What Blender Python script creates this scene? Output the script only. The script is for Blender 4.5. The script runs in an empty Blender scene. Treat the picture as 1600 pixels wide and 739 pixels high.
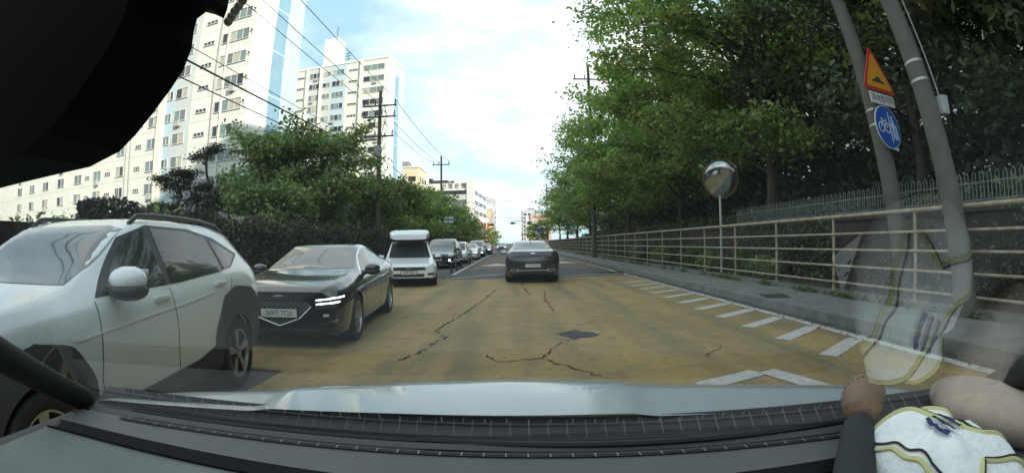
import bpy, bmesh, math, random
import numpy as np
from mathutils import Vector, Matrix
from mathutils.bvhtree import BVHTree
R=math.radians
SC=bpy.context.scene; COL=SC.collection
# ------------------------------------------------------------ camera
CAM_H=1.35; F_PX=760.0
def cam_axes():
    roll,p=R(.9),(380-369.5)/F_PX
    def tr(x,y,z):
        c,n=math.cos(roll),math.sin(roll); x,z=x*c+z*n,-x*n+z*c
        return Vector((x,y*math.cos(p)-z*math.sin(p),y*math.sin(p)+z*math.cos(p)))
    return tr(1,0,0),tr(0,0,1),tr(0,1,0)
cr_,cu_,cf_=cam_axes()
cd=bpy.data.cameras.new('dash_camera'); cam=bpy.data.objects.new('dash_camera',cd); COL.objects.link(cam)
m=Matrix((( cr_.x,cu_.x,-cf_.x,0),(cr_.y,cu_.y,-cf_.y,0),(cr_.z,cu_.z,-cf_.z,CAM_H),(0,0,0,1)))
cam.matrix_world=m
cd.type='PANO'
try: pc=cd.cycles; pc.panorama_type='FISHEYE_LENS_POLYNOMIAL'
except Exception: pc=cd; cd.panorama_type='FISHEYE_LENS_POLYNOMIAL'
cd.sensor_width=36; cd.sensor_fit='HORIZONTAL'
pc.fisheye_fov=R(179)
pc.fisheye_polynomial_k0=0; pc.fisheye_polynomial_k1=-(1/(F_PX*36/1600)); pc.fisheye_polynomial_k2=0; pc.fisheye_polynomial_k3=0; pc.fisheye_polynomial_k4=0
cd.clip_start=.01; cd.clip_end=3000
SC.camera=cam
# ------------------------------------------------------------ world, sun, exposure
SUN_AZ=R(130); SUN_EL=R(22)      # azimuth clockwise from +Y
w=bpy.data.worlds.new('World'); SC.world=w; w.use_nodes=True
nt=w.node_tree; nt.nodes.clear(); N=nt.nodes.new; L=nt.links.new
out=N('ShaderNodeOutputWorld'); bg=N('ShaderNodeBackground'); bg.inputs['Strength'].default_value=.1
sky=N('ShaderNodeTexSky'); sky.sky_type='NISHITA'; sky.sun_disc=False; sky.sun_elevation=SUN_EL; sky.sun_rotation=SUN_AZ
sky.dust_density=1.5
tc=N('ShaderNodeTexCoord'); mp=N('ShaderNodeMapping'); mp.inputs['Scale'].default_value=(1,1,2.1); mp.inputs['Location'].default_value=(.35,.1,.62)
nz=N('ShaderNodeTexNoise'); nz.inputs['Scale'].default_value=2.3; nz.inputs['Detail'].default_value=7; nz.inputs['Roughness'].default_value=.5
rp=N('ShaderNodeValToRGB'); rp.color_ramp.elements[0].position=.37; rp.color_ramp.elements[1].position=.56
nz2=N('ShaderNodeTexNoise'); nz2.inputs['Scale'].default_value=4; nz2.inputs['Detail'].default_value=5
rp2=N('ShaderNodeValToRGB'); rp2.color_ramp.elements[0].position=.38; rp2.color_ramp.elements[1].position=.6
rp2.color_ramp.elements[0].color=(5.9,6.9,7.3,1); rp2.color_ramp.elements[1].color=(8.6,9.0,9.0,1)
mx=N('ShaderNodeMix'); mx.data_type='RGBA'
bl=N('ShaderNodeMix'); bl.data_type='RGBA'; bl.inputs['Factor'].default_value=.72; bl.inputs['B'].default_value=(3.9,6.1,7.1,1)
L(tc.outputs['Generated'],mp.inputs['Vector']); L(mp.outputs[0],nz.inputs['Vector']); L(mp.outputs[0],nz2.inputs['Vector'])
L(nz.outputs['Fac'],rp.inputs['Fac']); L(nz2.outputs['Fac'],rp2.inputs['Fac'])
L(sky.outputs[0],bl.inputs['A']); L(bl.outputs['Result'],mx.inputs['A']); L(rp2.outputs[0],mx.inputs['B']); L(rp.outputs[0],mx.inputs['Factor'])
L(mx.outputs['Result'],bg.inputs['Color']); L(bg.outputs[0],out.inputs[0])
sd=bpy.data.lights.new('sun','SUN'); sd.energy=4.2; sd.angle=R(.6); sd.color=(1,.93,.80)
so=bpy.data.objects.new('sun',sd); COL.objects.link(so)
sv=Vector((math.sin(SUN_AZ)*math.cos(SUN_EL),math.cos(SUN_AZ)*math.cos(SUN_EL),math.sin(SUN_EL)))
so.rotation_euler=sv.to_track_quat('Z','Y').to_euler(); so.location=(40,-20,40)
SC.view_settings.view_transform='Standard'; SC.view_settings.look='None'; SC.view_settings.exposure=.78; SC.view_settings.gamma=1
SC.render.engine='CYCLES'
try:
    SC.cycles.max_bounces=7; SC.cycles.transparent_max_bounces=10; SC.cycles.caustics_reflective=False; SC.cycles.caustics_refractive=False
except Exception: pass
# ------------------------------------------------------------ materials
MAT={}
def mat(name,col,rough=.7,metal=0,spec=.5,coat=0,noise=0,nscale=5,bump=0,bscale=20,col2=None,emis=None,coord='Object',detail=6,rand=0,stretch=None):
    if name in MAT: return MAT[name]
    m=bpy.data.materials.new(name); m.use_nodes=True; t=m.node_tree; b=t.nodes['Principled BSDF']
    b.inputs['Base Color'].default_value=(*col,1); b.inputs['Roughness'].default_value=rough; b.inputs['Metallic'].default_value=metal
    b.inputs['Specular IOR Level'].default_value=spec; b.inputs['Coat Weight'].default_value=coat; b.inputs['Coat Roughness'].default_value=.04
    src=None
    tcn=t.nodes.new('ShaderNodeTexCoord'); vec=tcn.outputs[coord]
    if stretch:
        mpn=t.nodes.new('ShaderNodeMapping'); mpn.inputs['Scale'].default_value=stretch; t.links.new(vec,mpn.inputs[0]); vec=mpn.outputs[0]
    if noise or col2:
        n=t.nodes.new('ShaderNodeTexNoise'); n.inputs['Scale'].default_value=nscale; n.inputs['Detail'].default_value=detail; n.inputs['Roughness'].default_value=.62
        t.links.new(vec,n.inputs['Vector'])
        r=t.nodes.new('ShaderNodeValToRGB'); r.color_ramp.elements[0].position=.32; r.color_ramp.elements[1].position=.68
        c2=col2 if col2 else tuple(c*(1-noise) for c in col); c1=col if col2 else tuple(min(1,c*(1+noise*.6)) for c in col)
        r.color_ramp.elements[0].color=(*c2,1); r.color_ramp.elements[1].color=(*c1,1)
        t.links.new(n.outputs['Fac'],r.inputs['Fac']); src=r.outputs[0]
    if rand:
        g=t.nodes.new('ShaderNodeNewGeometry'); mm=t.nodes.new('ShaderNodeMapRange'); mm.inputs['To Min'].default_value=1-rand; mm.inputs['To Max'].default_value=1+rand
        t.links.new(g.outputs['Random Per Island'],mm.inputs['Value'])
        v=t.nodes.new('ShaderNodeVectorMath'); v.operation='SCALE'
        if src: t.links.new(src,v.inputs[0])
        else: v.inputs[0].default_value=col
        t.links.new(mm.outputs[0],v.inputs['Scale']); src=v.outputs[0]
    if src: t.links.new(src,b.inputs['Base Color'])
    if bump:
        n=t.nodes.new('ShaderNodeTexNoise'); n.inputs['Scale'].default_value=bscale; n.inputs['Detail'].default_value=5
        t.links.new(vec,n.inputs['Vector']); bu=t.nodes.new('ShaderNodeBump'); bu.inputs['Strength'].default_value=bump; bu.inputs['Distance'].default_value=.02
        t.links.new(n.outputs['Fac'],bu.inputs['Height']); t.links.new(bu.outputs[0],b.inputs['Normal'])
    if emis: b.inputs['Emission Color'].default_value=(*emis[:3],1); b.inputs['Emission Strength'].default_value=emis[3]
    MAT[name]=m; return m
def leafmat(name,c1,c2,ns=.35,rand=.45,trans=.35):
    m=mat(name,c1,rough=.55,spec=.25,col2=c2,nscale=ns,rand=rand,coord='Object')
    t=m.node_tree; b=t.nodes['Principled BSDF']; o=[n for n in t.nodes if n.type=='OUTPUT_MATERIAL'][0]
    tr=t.nodes.new('ShaderNodeBsdfTranslucent'); s=t.nodes.new('ShaderNodeMixShader'); s.inputs[0].default_value=trans
    src=b.inputs['Base Color'].links[0].from_socket
    g=t.nodes.new('ShaderNodeVectorMath'); g.operation='MULTIPLY'; g.inputs[1].default_value=(1.3,1.5,.7); t.links.new(src,g.inputs[0]); t.links.new(g.outputs[0],tr.inputs[0])
    t.links.new(b.outputs[0],s.inputs[1]); t.links.new(tr.outputs[0],s.inputs[2]); t.links.new(s.outputs[0],o.inputs[0])
    return m
# ------------------------------------------------------------ mesh helpers
def tag(o,label=None,cat=None,group=None,kind=None):
    if label: o['label']=label
    if cat: o['category']=cat
    if group: o['group']=group
    if kind: o['kind']=kind
    return o
def empty(name,loc=(0,0,0),rz=0):
    o=bpy.data.objects.new(name,None); COL.objects.link(o); o.location=loc; o.rotation_euler.z=rz; o.empty_display_size=.2; return o
def copy_tree(o,parent=None):
    c=o.copy(); COL.objects.link(c); c.parent=parent
    for ch in list(o.children): copy_tree(ch,c)
    return c
class MB:
    def __init__(s): s.v=[]; s.f=[]
    def add(s,vs,fs):
        n=len(s.v); s.v+= [tuple(v) for v in vs]; s.f+= [tuple(i+n for i in f) for f in fs]; return s
    def box(s,c,d,rz=0,rx=0,ry=0,taper=1):
        M=Matrix.Rotation(rz,3,'Z')@Matrix.Rotation(ry,3,'Y')@Matrix.Rotation(rx,3,'X'); vs=[]
        for z in (-1,1):
            k=taper if z>0 else 1
            for x,y in ((-1,-1),(1,-1),(1,1),(-1,1)): vs.append(Vector(c)+M@Vector((x*d[0]/2*k,y*d[1]/2*k,z*d[2]/2)))
        return s.add(vs,[(3,2,1,0),(4,5,6,7),(0,1,5,4),(1,2,6,5),(2,3,7,6),(3,0,4,7)])
    def b2(s,x0,x1,y0,y1,z0,z1): return s.box(((x0+x1)/2,(y0+y1)/2,(z0+z1)/2),(abs(x1-x0),abs(y1-y0),abs(z1-z0)))
    def tube(s,pts,rad,n=8,cap=True):
        pts=[Vector(p) for p in pts]
        if not hasattr(rad,'__len__'): rad=[rad]*len(pts)
        vs=[];prev=None
        for i,p in enumerate(pts):
            d=(pts[min(i+1,len(pts)-1)]-pts[max(i-1,0)]).normalized()
            if prev is None: a=Vector((0,0,1)) if abs(d.z)<.9 else Vector((1,0,0)); u=d.cross(a).normalized()
            else: u=(prev-d*prev.dot(d)).normalized()
            prev=u; v=d.cross(u)
            for k in range(n):
                t=2*math.pi*k/n; vs.append(p+(u*math.cos(t)+v*math.sin(t))*rad[i])
        fs=[]
        for i in range(len(pts)-1):
            for k in range(n): a=i*n+k; b=i*n+(k+1)%n; fs.append((a,b,b+n,a+n))
        if cap: fs.append(tuple(range(n))[::-1]); fs.append(tuple(range((len(pts)-1)*n,len(pts)*n)))
        return s.add(vs,fs)
    def lathe(s,prof,c=(0,0,0),axis='y',n=28,close=True):
        # prof: (radius, along)
        vs=[]
        for r,h in prof:
            for k in range(n):
                t=2*math.pi*k/n; a,b=r*math.cos(t),r*math.sin(t)
                p={'y':(a,h,b),'x':(h,a,b),'z':(a,b,h)}[axis]; vs.append((p[0]+c[0],p[1]+c[1],p[2]+c[2]))
        fs=[]
        for i in range(len(prof)-1):
            for k in range(n): a=i*n+k;b=i*n+(k+1)%n; fs.append((a,b,b+n,a+n))
        if close: fs.append(tuple(range(n))); fs.append(tuple(range((len(prof)-1)*n,len(prof)*n)))
        return s.add(vs,fs)
    def prism(s,outline,fn0,fn1):
        n=len(outline); vs=[fn0(*p) for p in outline]+[fn1(*p) for p in outline]
        fs=[tuple(range(n))[::-1],tuple(range(n,2*n))]+[(i,(i+1)%n,(i+1)%n+n,i+n) for i in range(n)]
        return s.add(vs,fs)
    def build(s,name,m,parent=None,smooth=False,loc=None,rz=0,fix=True,bev=0):
        me=bpy.data.meshes.new(name); me.from_pydata([tuple(v) for v in s.v],[],s.f); me.materials.append(m)
        if fix:
            bm=bmesh.new(); bm.from_mesh(me); bmesh.ops.recalc_face_normals(bm,faces=bm.faces)
            if bev: bmesh.ops.bevel(bm,geom=bm.edges[:],offset=bev,segments=2,affect='EDGES',profile=.5)
            bm.to_mesh(me); bm.free()
        if smooth:
            me.polygons.foreach_set('use_smooth',[True]*len(me.polygons))
            try: me.set_sharp_from_angle(angle=R(38))
            except Exception: pass
        o=bpy.data.objects.new(name,me); COL.objects.link(o)
        if parent: o.parent=parent
        if loc is not None: o.location=loc
        o.rotation_euler.z=rz
        return o
FONT=None
def text_mesh(name,body,size,m,parent,mat4,ext=.002,align='CENTER',sx=1):
    cu=bpy.data.curves.new(name,'FONT'); cu.body=body; cu.size=size; cu.extrude=ext; cu.align_x=align; cu.align_y='CENTER'
    tmp=bpy.data.objects.new(name,cu); COL.objects.link(tmp); dg=bpy.context.evaluated_depsgraph_get(); dg.update()
    me=bpy.data.meshes.new_from_object(tmp.evaluated_get(dg)); bpy.data.objects.remove(tmp); me.name=name
    me.materials.clear(); me.materials.append(m); me.transform(mat4@Matrix.Diagonal((sx,1,1,1)))
    o=bpy.data.objects.new(name,me); COL.objects.link(o); o.parent=parent; return o
def frame(origin,right,up):
    r=Vector(right).normalized(); u=Vector(up); u=(u-r*u.dot(r)).normalized(); n=r.cross(u)
    return Matrix(((r.x,u.x,n.x,origin[0]),(r.y,u.y,n.y,origin[1]),(r.z,u.z,n.z,origin[2]),(0,0,0,1)))
# ------------------------------------------------------------ shared materials
asph=mat('asphalt',(.085,.088,.092),.85,noise=.35,nscale=1.2,bump=.25,bscale=180,coord='Object')
def ochre_mat():
    m=mat('ochre_surface',(.41,.29,.11),.8,col2=(.30,.215,.09),nscale=.8,bump=.3,bscale=160,detail=9)
    t=m.node_tree; b=t.nodes['Principled BSDF']; src=b.inputs['Base Color'].links[0].from_socket
    tcn=t.nodes.new('ShaderNodeTexCoord')
    def mul(src,node_fac,c,fac):
        x=t.nodes.new('ShaderNodeMix'); x.data_type='RGBA'; x.inputs['B'].default_value=(*c,1); t.links.new(src,x.inputs['A'])
        mm=t.nodes.new('ShaderNodeMath'); mm.operation='MULTIPLY'; mm.inputs[1].default_value=fac; t.links.new(node_fac,mm.inputs[0]); t.links.new(mm.outputs[0],x.inputs['Factor']); return x.outputs['Result']
    # worn wheel tracks, long streaks along the lane
    mp=t.nodes.new('ShaderNodeMapping'); mp.inputs['Scale'].default_value=(1.3,.09,1); t.links.new(tcn.outputs['Object'],mp.inputs[0])
    n=t.nodes.new('ShaderNodeTexNoise'); n.inputs['Scale'].default_value=1.2; n.inputs['Detail'].default_value=4; t.links.new(mp.outputs[0],n.inputs['Vector'])
    r=t.nodes.new('ShaderNodeValToRGB'); r.color_ramp.elements[0].position=.45; r.color_ramp.elements[1].position=.7; t.links.new(n.outputs['Fac'],r.inputs[0])
    src=mul(src,r.outputs[0],(.125,.11,.075),.75)
    # grit specks
    n=t.nodes.new('ShaderNodeTexNoise'); n.inputs['Scale'].default_value=13; n.inputs['Detail'].default_value=6; t.links.new(tcn.outputs['Object'],n.inputs['Vector'])
    r=t.nodes.new('ShaderNodeValToRGB'); r.color_ramp.elements[0].position=.60; r.color_ramp.elements[1].position=.70; t.links.new(n.outputs['Fac'],r.inputs[0])
    src=mul(src,r.outputs[0],(.07,.06,.045),.7)
    n=t.nodes.new('ShaderNodeTexNoise'); n.inputs['Scale'].default_value=2.6; n.inputs['Detail'].default_value=10; n.inputs['Roughness'].default_value=.75; t.links.new(tcn.outputs['Object'],n.inputs['Vector'])
    r=t.nodes.new('ShaderNodeValToRGB'); r.color_ramp.elements[0].position=.5; r.color_ramp.elements[1].position=.62; t.links.new(n.outputs['Fac'],r.inputs[0])
    src=mul(src,r.outputs[0],(.17,.14,.085),.55)
    t.links.new(src,b.inputs['Base Color']); return m
ochre=ochre_mat()
redsurf=mat('red_surface',(.17,.11,.085),.85,noise=.35,nscale=2)
paintw=mat('road_paint',(.62,.62,.60),.7,col2=(.40,.39,.36),nscale=14,detail=8)
conc=mat('concrete',(.19,.20,.19),.9,noise=.3,nscale=2.5,bump=.2,bscale=60)
concpole=mat('pole_concrete',(.105,.105,.088),.85,noise=.22,nscale=3)
soil=mat('soil',(.06,.05,.035),.95,noise=.5,nscale=1.5)
galv=mat('cream_rail_paint',(.42,.38,.29),.5,col2=(.24,.17,.10),nscale=5)
blackm=mat('black_rubber',(.018,.018,.02),.6)
dark=mat('dark_metal',(.05,.05,.055),.45,metal=.3)
wht=mat('white_plastic',(.75,.76,.76),.35)
bark=mat('bark',(.075,.058,.045),.95,noise=.5,nscale=4,bump=.5,bscale=12,stretch=(1,1,.3))
cable=mat('cable',(.03,.03,.035),.6)
# ============================================================ THE SETTING
def sheet(name,pts,z,m,thick=0,kind='structure'):
    b=MB(); n=len(pts)
    if thick: b.prism(pts,lambda x,y:(x,y,z-thick),lambda x,y:(x,y,z))
    else: b.add([(x,y,z) for x,y in pts],[tuple(range(n))])
    o=b.build(name,m); o['kind']=kind; return o
sheet('ground',[(-900,-300),(900,-300),(900,1800),(-900,1800)],-.03,soil)
sheet('road',[(-7,-40),(5.1,-40),(5.1,600),(-7,600)],0,asph)
sheet('ochre_surfacing',[(-2.5,-15),(4.55,-15),(4.55,19.0),(-2.7,18.3),(-6.3,15.5),(-6.3,4.75),(-2.5,4.75)],.004,ochre)
sheet('raised_red_crossing',[(-2.2,25.5),(4.6,25.0),(4.6,45),(-2.2,45)],.006,redsurf)
sheet('left_red_surfacing',[(-6.6,34),(-2.9,32),(-2.9,44),(-6.6,46)],.006,redsurf)
# right side: gutter line, kerb, pavement, ledge
sheet('pavement',[(5.12,-30),(6.58,-30),(6.58,300),(5.12,300)],.15,conc,thick=.2)
kb=MB()
for i in range(110): kb.b2(4.98,5.12,-20+i*1.0,-20+i*1.0+.99,-.05,.155)
kb.build('kerb',conc)['kind']='structure'
sheet('fence_ledge',[(6.58,-30),(6.95,-30),(6.95,300),(6.58,300)],.24,mat('ledge_concrete',(.17,.18,.17),.9,noise=.3,nscale=3),thick=.4)
sheet('verge',[(6.95,-30),(8.4,-30),(8.4,300),(6.95,300)],.16,soil,thick=.3)
# retaining wall and raised bank behind the fence
brn=mat('dark_brown_block',(.045,.036,.032),.9,noise=.4,nscale=3,bump=.6,bscale=6)
wb=MB(); wb.b2(8.4,8.7,-30,120,0,1.75); wb.b2(8.33,8.75,-30,120,1.75,1.86)
tag(wb.build('retaining_wall',brn),'low dark brown retaining wall behind the cream railing on the right','wall')
sheet('bank',[(8.7,-60),(120,-60),(120,400),(8.7,400)],1.8,soil,thick=1.8)
sheet('hill',[(-200,-60),(-7.6,-60),(-7.6,300),(-200,300)],1.6,soil,thick=1.6)
# left edge
sheet('left_gutter',[(-7.3,-40),(-7,-40),(-7,300),(-7.3,300)],.1,conc,thick=.15)
# painted lines
pl=MB()
def strip(b,x0,y0,x1,y1,wd,z=.011):
    d=Vector((x1-x0,y1-y0)).normalized(); n=Vector((-d.y,d.x))*wd/2
    b.add([(x0+n.x,y0+n.y,z),(x0-n.x,y0-n.y,z),(x1-n.x,y1-n.y,z),(x1+n.x,y1+n.y,z)],[(0,1,2,3)])
strip(pl,4.62,-12,4.66,120,.17)
pl.build('edge_line',paintw)['kind']='structure'
for k,yy in enumerate([1.4,2.45,3.5]+[4.62+1.07*i for i in range(11)]):
    t=MB()
    if yy<4: continue
    strip(t,3.56,yy,4.53,yy+.62,.25); t.build('hatch_line',paintw)['kind']='structure'
hb=MB(); strip(hb,1.72,4.12,2.45,4.36,.24); hb.build('road_marking',paintw)['kind']='structure'
hb=MB(); strip(hb,2.56,4.36,2.84,3.3,.24,z=.0145); hb.build('road_marking',paintw)['kind']='structure'
for a in ((1.9,19.3,4.95,20.1,.22),(-.4,21.2,-2.6,18.6,.16),(-2.7,18.5,-5.6,16.2,.2),(-.25,20.0,1.9,19.3,.2)):
    b=MB(); strip(b,*a); b.build('stop_line',paintw)['kind']='structure'
for a in ((-2.6,21,-2.6,60,.14),(-2.75,62,-2.9,200,.14)):
    b=MB(); strip(b,*a,z=.012); b.build('centre_line',paintw)['kind']='structure'
# arrows on the crossing
for cx,cy,sg in ((3.4,32.6,1),(1.0,32.6,1),(3.4,40,1),(-1.0,30.4,1)):
    b=MB(); b.add([(cx-1.0,cy-1.4,.013),(cx+1.0,cy-1.4,.013),(cx+.1,cy+1.6,.013),(cx-.1,cy+1.6,.013)],[(0,1,2,3)]); b.build('crossing_arrow',paintw)['kind']='structure'
# asphalt patch, drain covers, cracks
rnd=random.Random(5)
pts0=[(.60,7.05),(.78,6.78),(.84,6.55),(.93,6.72),(1.12,6.74),(1.24,6.9),(1.18,7.1),(1.02,7.16),(.95,7.36),(.80,7.2)]
pts=[]
for (xa,ya),(xb,yb) in zip(pts0,pts0[1:]+pts0[:1]):
    for q in range(6): pts.append((xa+(xb-xa)*q/6+rnd.uniform(-.018,.018),ya+(yb-ya)*q/6+rnd.uniform(-.018,.018)))
sheet('asphalt_patch',pts,.012,mat('patch_asphalt',(.075,.075,.082),.9,noise=.6,nscale=10,bump=1,bscale=60))
def grate(x,y,wx,wy,rz,z,lab):
    e=empty('drain_cover',(x,y,z),rz); tag(e,lab,'drain cover')
    b=MB(); b.box((0,0,.006),(wx,wy,.012)); b.build('plate',mat('rust_plate',(.06,.048,.04),.8,noise=.4,nscale=8),e)
    b=MB()
    for i in range(7): b.box((-wx/2+wx*(i+.5)/7,0,.016),(wx/16,wy*.8,.008))
    b.build('bars',dark,e)
grate(5.45,9.1,.55,.75,-.3,.15,'dark rusty drain cover set in the pavement beside the near hatching')
grate(4.35,20.6,1.1,.9,0,.012,'dark metal drain cover at the end of the white stop line')
crk=mat('crack_filler',(.03,.026,.02),.95)
def crack(pts,wd,seed):
    rr=random.Random(seed); P=[]
    for (x0,y0),(x1,y1) in zip(pts,pts[1:]):
        n=max(3,int(math.hypot(x1-x0,y1-y0)/.07))
        for i in range(n):
            t=i/n; P.append((x0+(x1-x0)*t+rr.uniform(-1,1)*.04,y0+(y1-y0)*t+rr.uniform(-1,1)*.03))
    b=MB()
    for i in range(len(P)-1):
        if rr.random()<.2: continue
        w2=wd*rr.uniform(.25,1.5); strip(b,*P[i],*P[i+1],w2,z=.0125+.0001*(i%5))
    b.build('road_crack',crk)['kind']='structure'
crack([(-1.33,5.45),(-1.13,6.09),(-1.0,6.9),(-1.2,7.4),(-1.12,8.19),(-.95,9.33),(-.7,11.42),(-.5,14)],.026,1)
crack([(-1.0,6.9),(-.85,7.2)],.02,7)
crack([(.85,4.7),(.54,5.18),(.34,5.56),(.47,6.07),(.78,6.65)],.022,2)
crack([(.34,5.56),(-.2,5.4),(-.4,5.9)],.015,3)
crack([(.8,9.5),(.75,11.5),(.9,13.5)],.022,4)
crack([(.45,12.5),(.3,15),(.35,17.5)],.025,5)
crack([(2.2,5.2),(2.6,5.6),(2.5,6.2)],.012,6)
# ============================================================ RAILING (right)
fn=empty('steel_railing',(6.77,0,.24)); tag(fn,'long cream steel railing of posts and five rails along the right pavement','railing')
Y0,Y1=-4.0,112.0
pm=MB(); pm.tube([(0,0,-.02),(0,0,1.52)],.032,8); pm.lathe([(.06,0),(.06,.02),(.035,.035)],axis='z',n=8)
p0=pm.build('post',galv,fn,smooth=True,loc=(0,1.2,0))
for i in range(1,44):
    c=p0.copy(); COL.objects.link(c); c.parent=fn; c.location=(0,1.2+2.5*i,0)
for z,r in ((1.53,.038),(1.17,.024),(.85,.024),(.52,.024),(.18,.024)):
    b=MB(); b.tube([(-.035,Y0,z),(-.035,Y1,z)],r,8); b.build('rail',galv,fn,smooth=True)
# hoop-top fence on the wall
hf=empty('hoop_top_fence',(8.55,0,1.86)); tag(hf,'pale low fence with rounded hoop tops standing on the brown wall','fence')
hm=mat('pale_fence_paint',(.20,.22,.21),.6,noise=.3,nscale=3)
b=MB(); y=2.0; rr=random.Random(8)
while y<17:
    h=.62+.02*rr.random(); b.tube([(0,y,0),(0,y,h-.05),(0,y+.04,h),(0,y+.09,h-.05),(0,y+.09,0)],.011,5,cap=False); y+=.2
b.build('hoop_bars',hm,hf)
b=MB(); b.tube([(0,1.9,.1),(0,17.1,.1)],.014,6); b.tube([(0,1.9,.42),(0,17.1,.42)],.014,6); b.build('cross_rails',hm,hf)
# ============================================================ BUILDINGS
wallw=mat('apartment_cream',(.66,.68,.60),.8,noise=.08,nscale=.5)
wallend=mat('apartment_white',(.82,.82,.80),.75,noise=.05,nscale=.4)
wallblue=mat('apartment_blue',(.20,.34,.44),.8,noise=.1,nscale=.5)
wallpale=mat('apartment_pale_blue',(.42,.53,.58),.8,noise=.06,nscale=.5)
wallgreyshade=mat('apartment_grey_shade',(.27,.30,.33),.85,noise=.1,nscale=.4)
striphl=mat('apartment_ivory_strip',(.74,.74,.58),.7)
joint=mat('apartment_joint',(.45,.47,.43),.8)
gl=[mat('window_dark',(.02,.025,.03),.12,spec=.8),mat('window_grey',(.14,.16,.16),.2,spec=.7),mat('window_blind',(.40,.38,.30),.4,spec=.6),mat('window_green',(.16,.22,.20),.15,spec=.8)]
frm=mat('window_frame_white',(.55,.56,.54),.5)
def apartment(name,label,ox,oy,length,layout,sc,top,base_z,see,tower=None,grey=None,side=True,seed=1,depth=9.8,ph=R(8.6)):
    """local: x = along the facade going left from the near corner (negative), y = into the building"""
    root=empty(name,(ox,oy,base_z),-ph); tag(root,label,'apartment building')
    H=top-base_z; b=MB(); b.b2(-length,0,0,depth,0,H); b.build('wall',wallw,root)
    b=MB(); b.b2(-length-.15,.15,-.15,depth+.15,H,H+.5); b.build('parapet',wallw,root)
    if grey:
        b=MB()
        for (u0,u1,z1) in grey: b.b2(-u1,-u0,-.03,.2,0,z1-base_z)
        b.build('grey_and_shade_wall',wallgreyshade,root)  # grey storeys and the tree shadow on them, both put in as colour
    # storey joints
    b=MB(); z=12.85-2.8*5-base_z
    while z<H:
        if z>0: b.b2(-length,0,-.012,.1,z,z+.05)
        z+=2.8
    b.build('storey_joint',joint,root)
    if side:
        b=MB(); b.b2(-.1,.03,-.02,depth*.385,0,H); b.build('end_wall',wallend,root)
        b=MB(); b.b2(-.1,.03,depth*.385,depth+.02,0,H); b.build('end_wall',wallpale,root)
        z=1.0
        k=0
        while z<H-4:
            b=MB(); b.b2(0,.045,depth*.40,depth*.65,z,z+5.4); b.build('blue_panel',wallblue,root); z+=5.6; k+=1
    rr=random.Random(seed)
    for it in layout:
        k,u0,u1=it[0],it[1]*sc,it[2]*sc
        if k=='pipe': b=MB(); b.tube([(-u0,-.09,0),(-u0,-.09,H)],.09,8); b.build('drain_pipe',mat('ivory_pipe',(.70,.70,.58),.5),root,smooth=True); continue
        if k=='dpipe': b=MB(); b.tube([(-u0,-.07,0),(-u0,-.07,H)],.08,6); b.build('drain_pipe',mat('dark_pipe',(.25,.25,.24),.6),root,smooth=True); continue
        if k=='strip': b=MB(); b.b2(-u1,-u0,-.45,0,0,H+.2); b.build('pilaster',striphl,root); continue
        if k=='grey': b=MB(); b.b2(-u1,-u0,-.02,.1,0,H); b.build('wall_panel',wallpale if it[3]==1 else mat('apartment_light_grey',(.50,.53,.52),.8,noise=.06,nscale=.5),root); continue
        hz={'win':1.35,'small':.5,'stair':1.1,'nar':1.3}[k]
        for fl in range(-4,12):
            zc=11.3+2.8*fl
            if not (see[0]<=zc<=see[1]) or (len(it)>3 and zc<it[3]): continue
            zc-=base_z; f=MB(); e=.07; x0,x1=-u1,-u0; z0,z1=zc-hz/2,zc+hz/2
            f.b2(x0,x1,-.10,0,z1-e,z1); f.b2(x0,x1,-.13,0,z0,z0+e); f.b2(x0,x0+e,-.10,0,z0+e,z1-e); f.b2(x1-e,x1,-.10,0,z0+e,z1-e)
            n=1 if k in('nar',) else (3 if (u1-u0)>2.6 else 2)
            if k=='small': n=3
            for i in range(1,n): xm=x0+(x1-x0)*i/n+rr.uniform(-.1,.1)*(k=='win'); f.b2(xm-.04,xm+.04,-.08,0,z0+e,z1-e)
            fo=f.build('window',frm,root,fix=False)
            for i in range(n):
                p=MB(); a=x0+e+(x1-x0-2*e)*i/n; c=x0+e+(x1-x0-2*e)*(i+1)/n; p.b2(a+.002,c-.002,-.035,-.002,z0+e,z1-e)
                p.build('pane',gl[0] if k=='small' else rr.choice([gl[0],gl[1],gl[1],gl[2],gl[3]]),fo,fix=False)
            if k=='win' and fl>-3 and rr.random()<.38:
                q=MB(); xa=x0+rr.uniform(.2,max(.3,u1-u0-1.0)); q.b2(xa,xa+.75,-.42,-.14,z0-.62,z0-.04); q.b2(xa-.05,xa+.8,-.46,-.0,z0-.66,z0-.63); q.build('air_conditioner',mat('ac_grey',(.36,.37,.36),.6),root,fix=False)
        if k=='win' and u0<3:
            for fl in range(0,8):
                zc=11.3+2.8*fl+.2-base_z
                b=MB(); b.box((-.35,-.16,zc),(.12,.3,.12)); b.tube([(-.35,-.1,zc),(-.3,-.1,zc-.5)],.02,5); b.build('flue_pipe',dark,root)
    if tower:
        b=MB(); b.b2(-tower[1],-tower[0],.5,4.5,H+.3,tower[2]-base_z); b.build('lift_tower',wallw,root)
        b=MB(); x=-tower[0]-.6; b.tube([(x,1,tower[2]-base_z),(x,1,tower[2]-base_z+3.2)],.05,5); 
        for i in range(4): b.tube([(x-.5,1,tower[2]-base_z+1.4+i*.5),(x+.5,1,tower[2]-base_z+1.5+i*.5)],.03,4)
        b.build('antenna',dark,root)
        b=MB(); x=-tower[0]+3.0; b.tube([(x,1,H),(x,1,H+3.4)],.06,5)
        for i in range(3): b.tube([(x-.7,1,H+1.6+i*.7),(x+.7,1,H+1.7+i*.7)],.09,5)
        b.build('antenna',dark,root)
    return root
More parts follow.
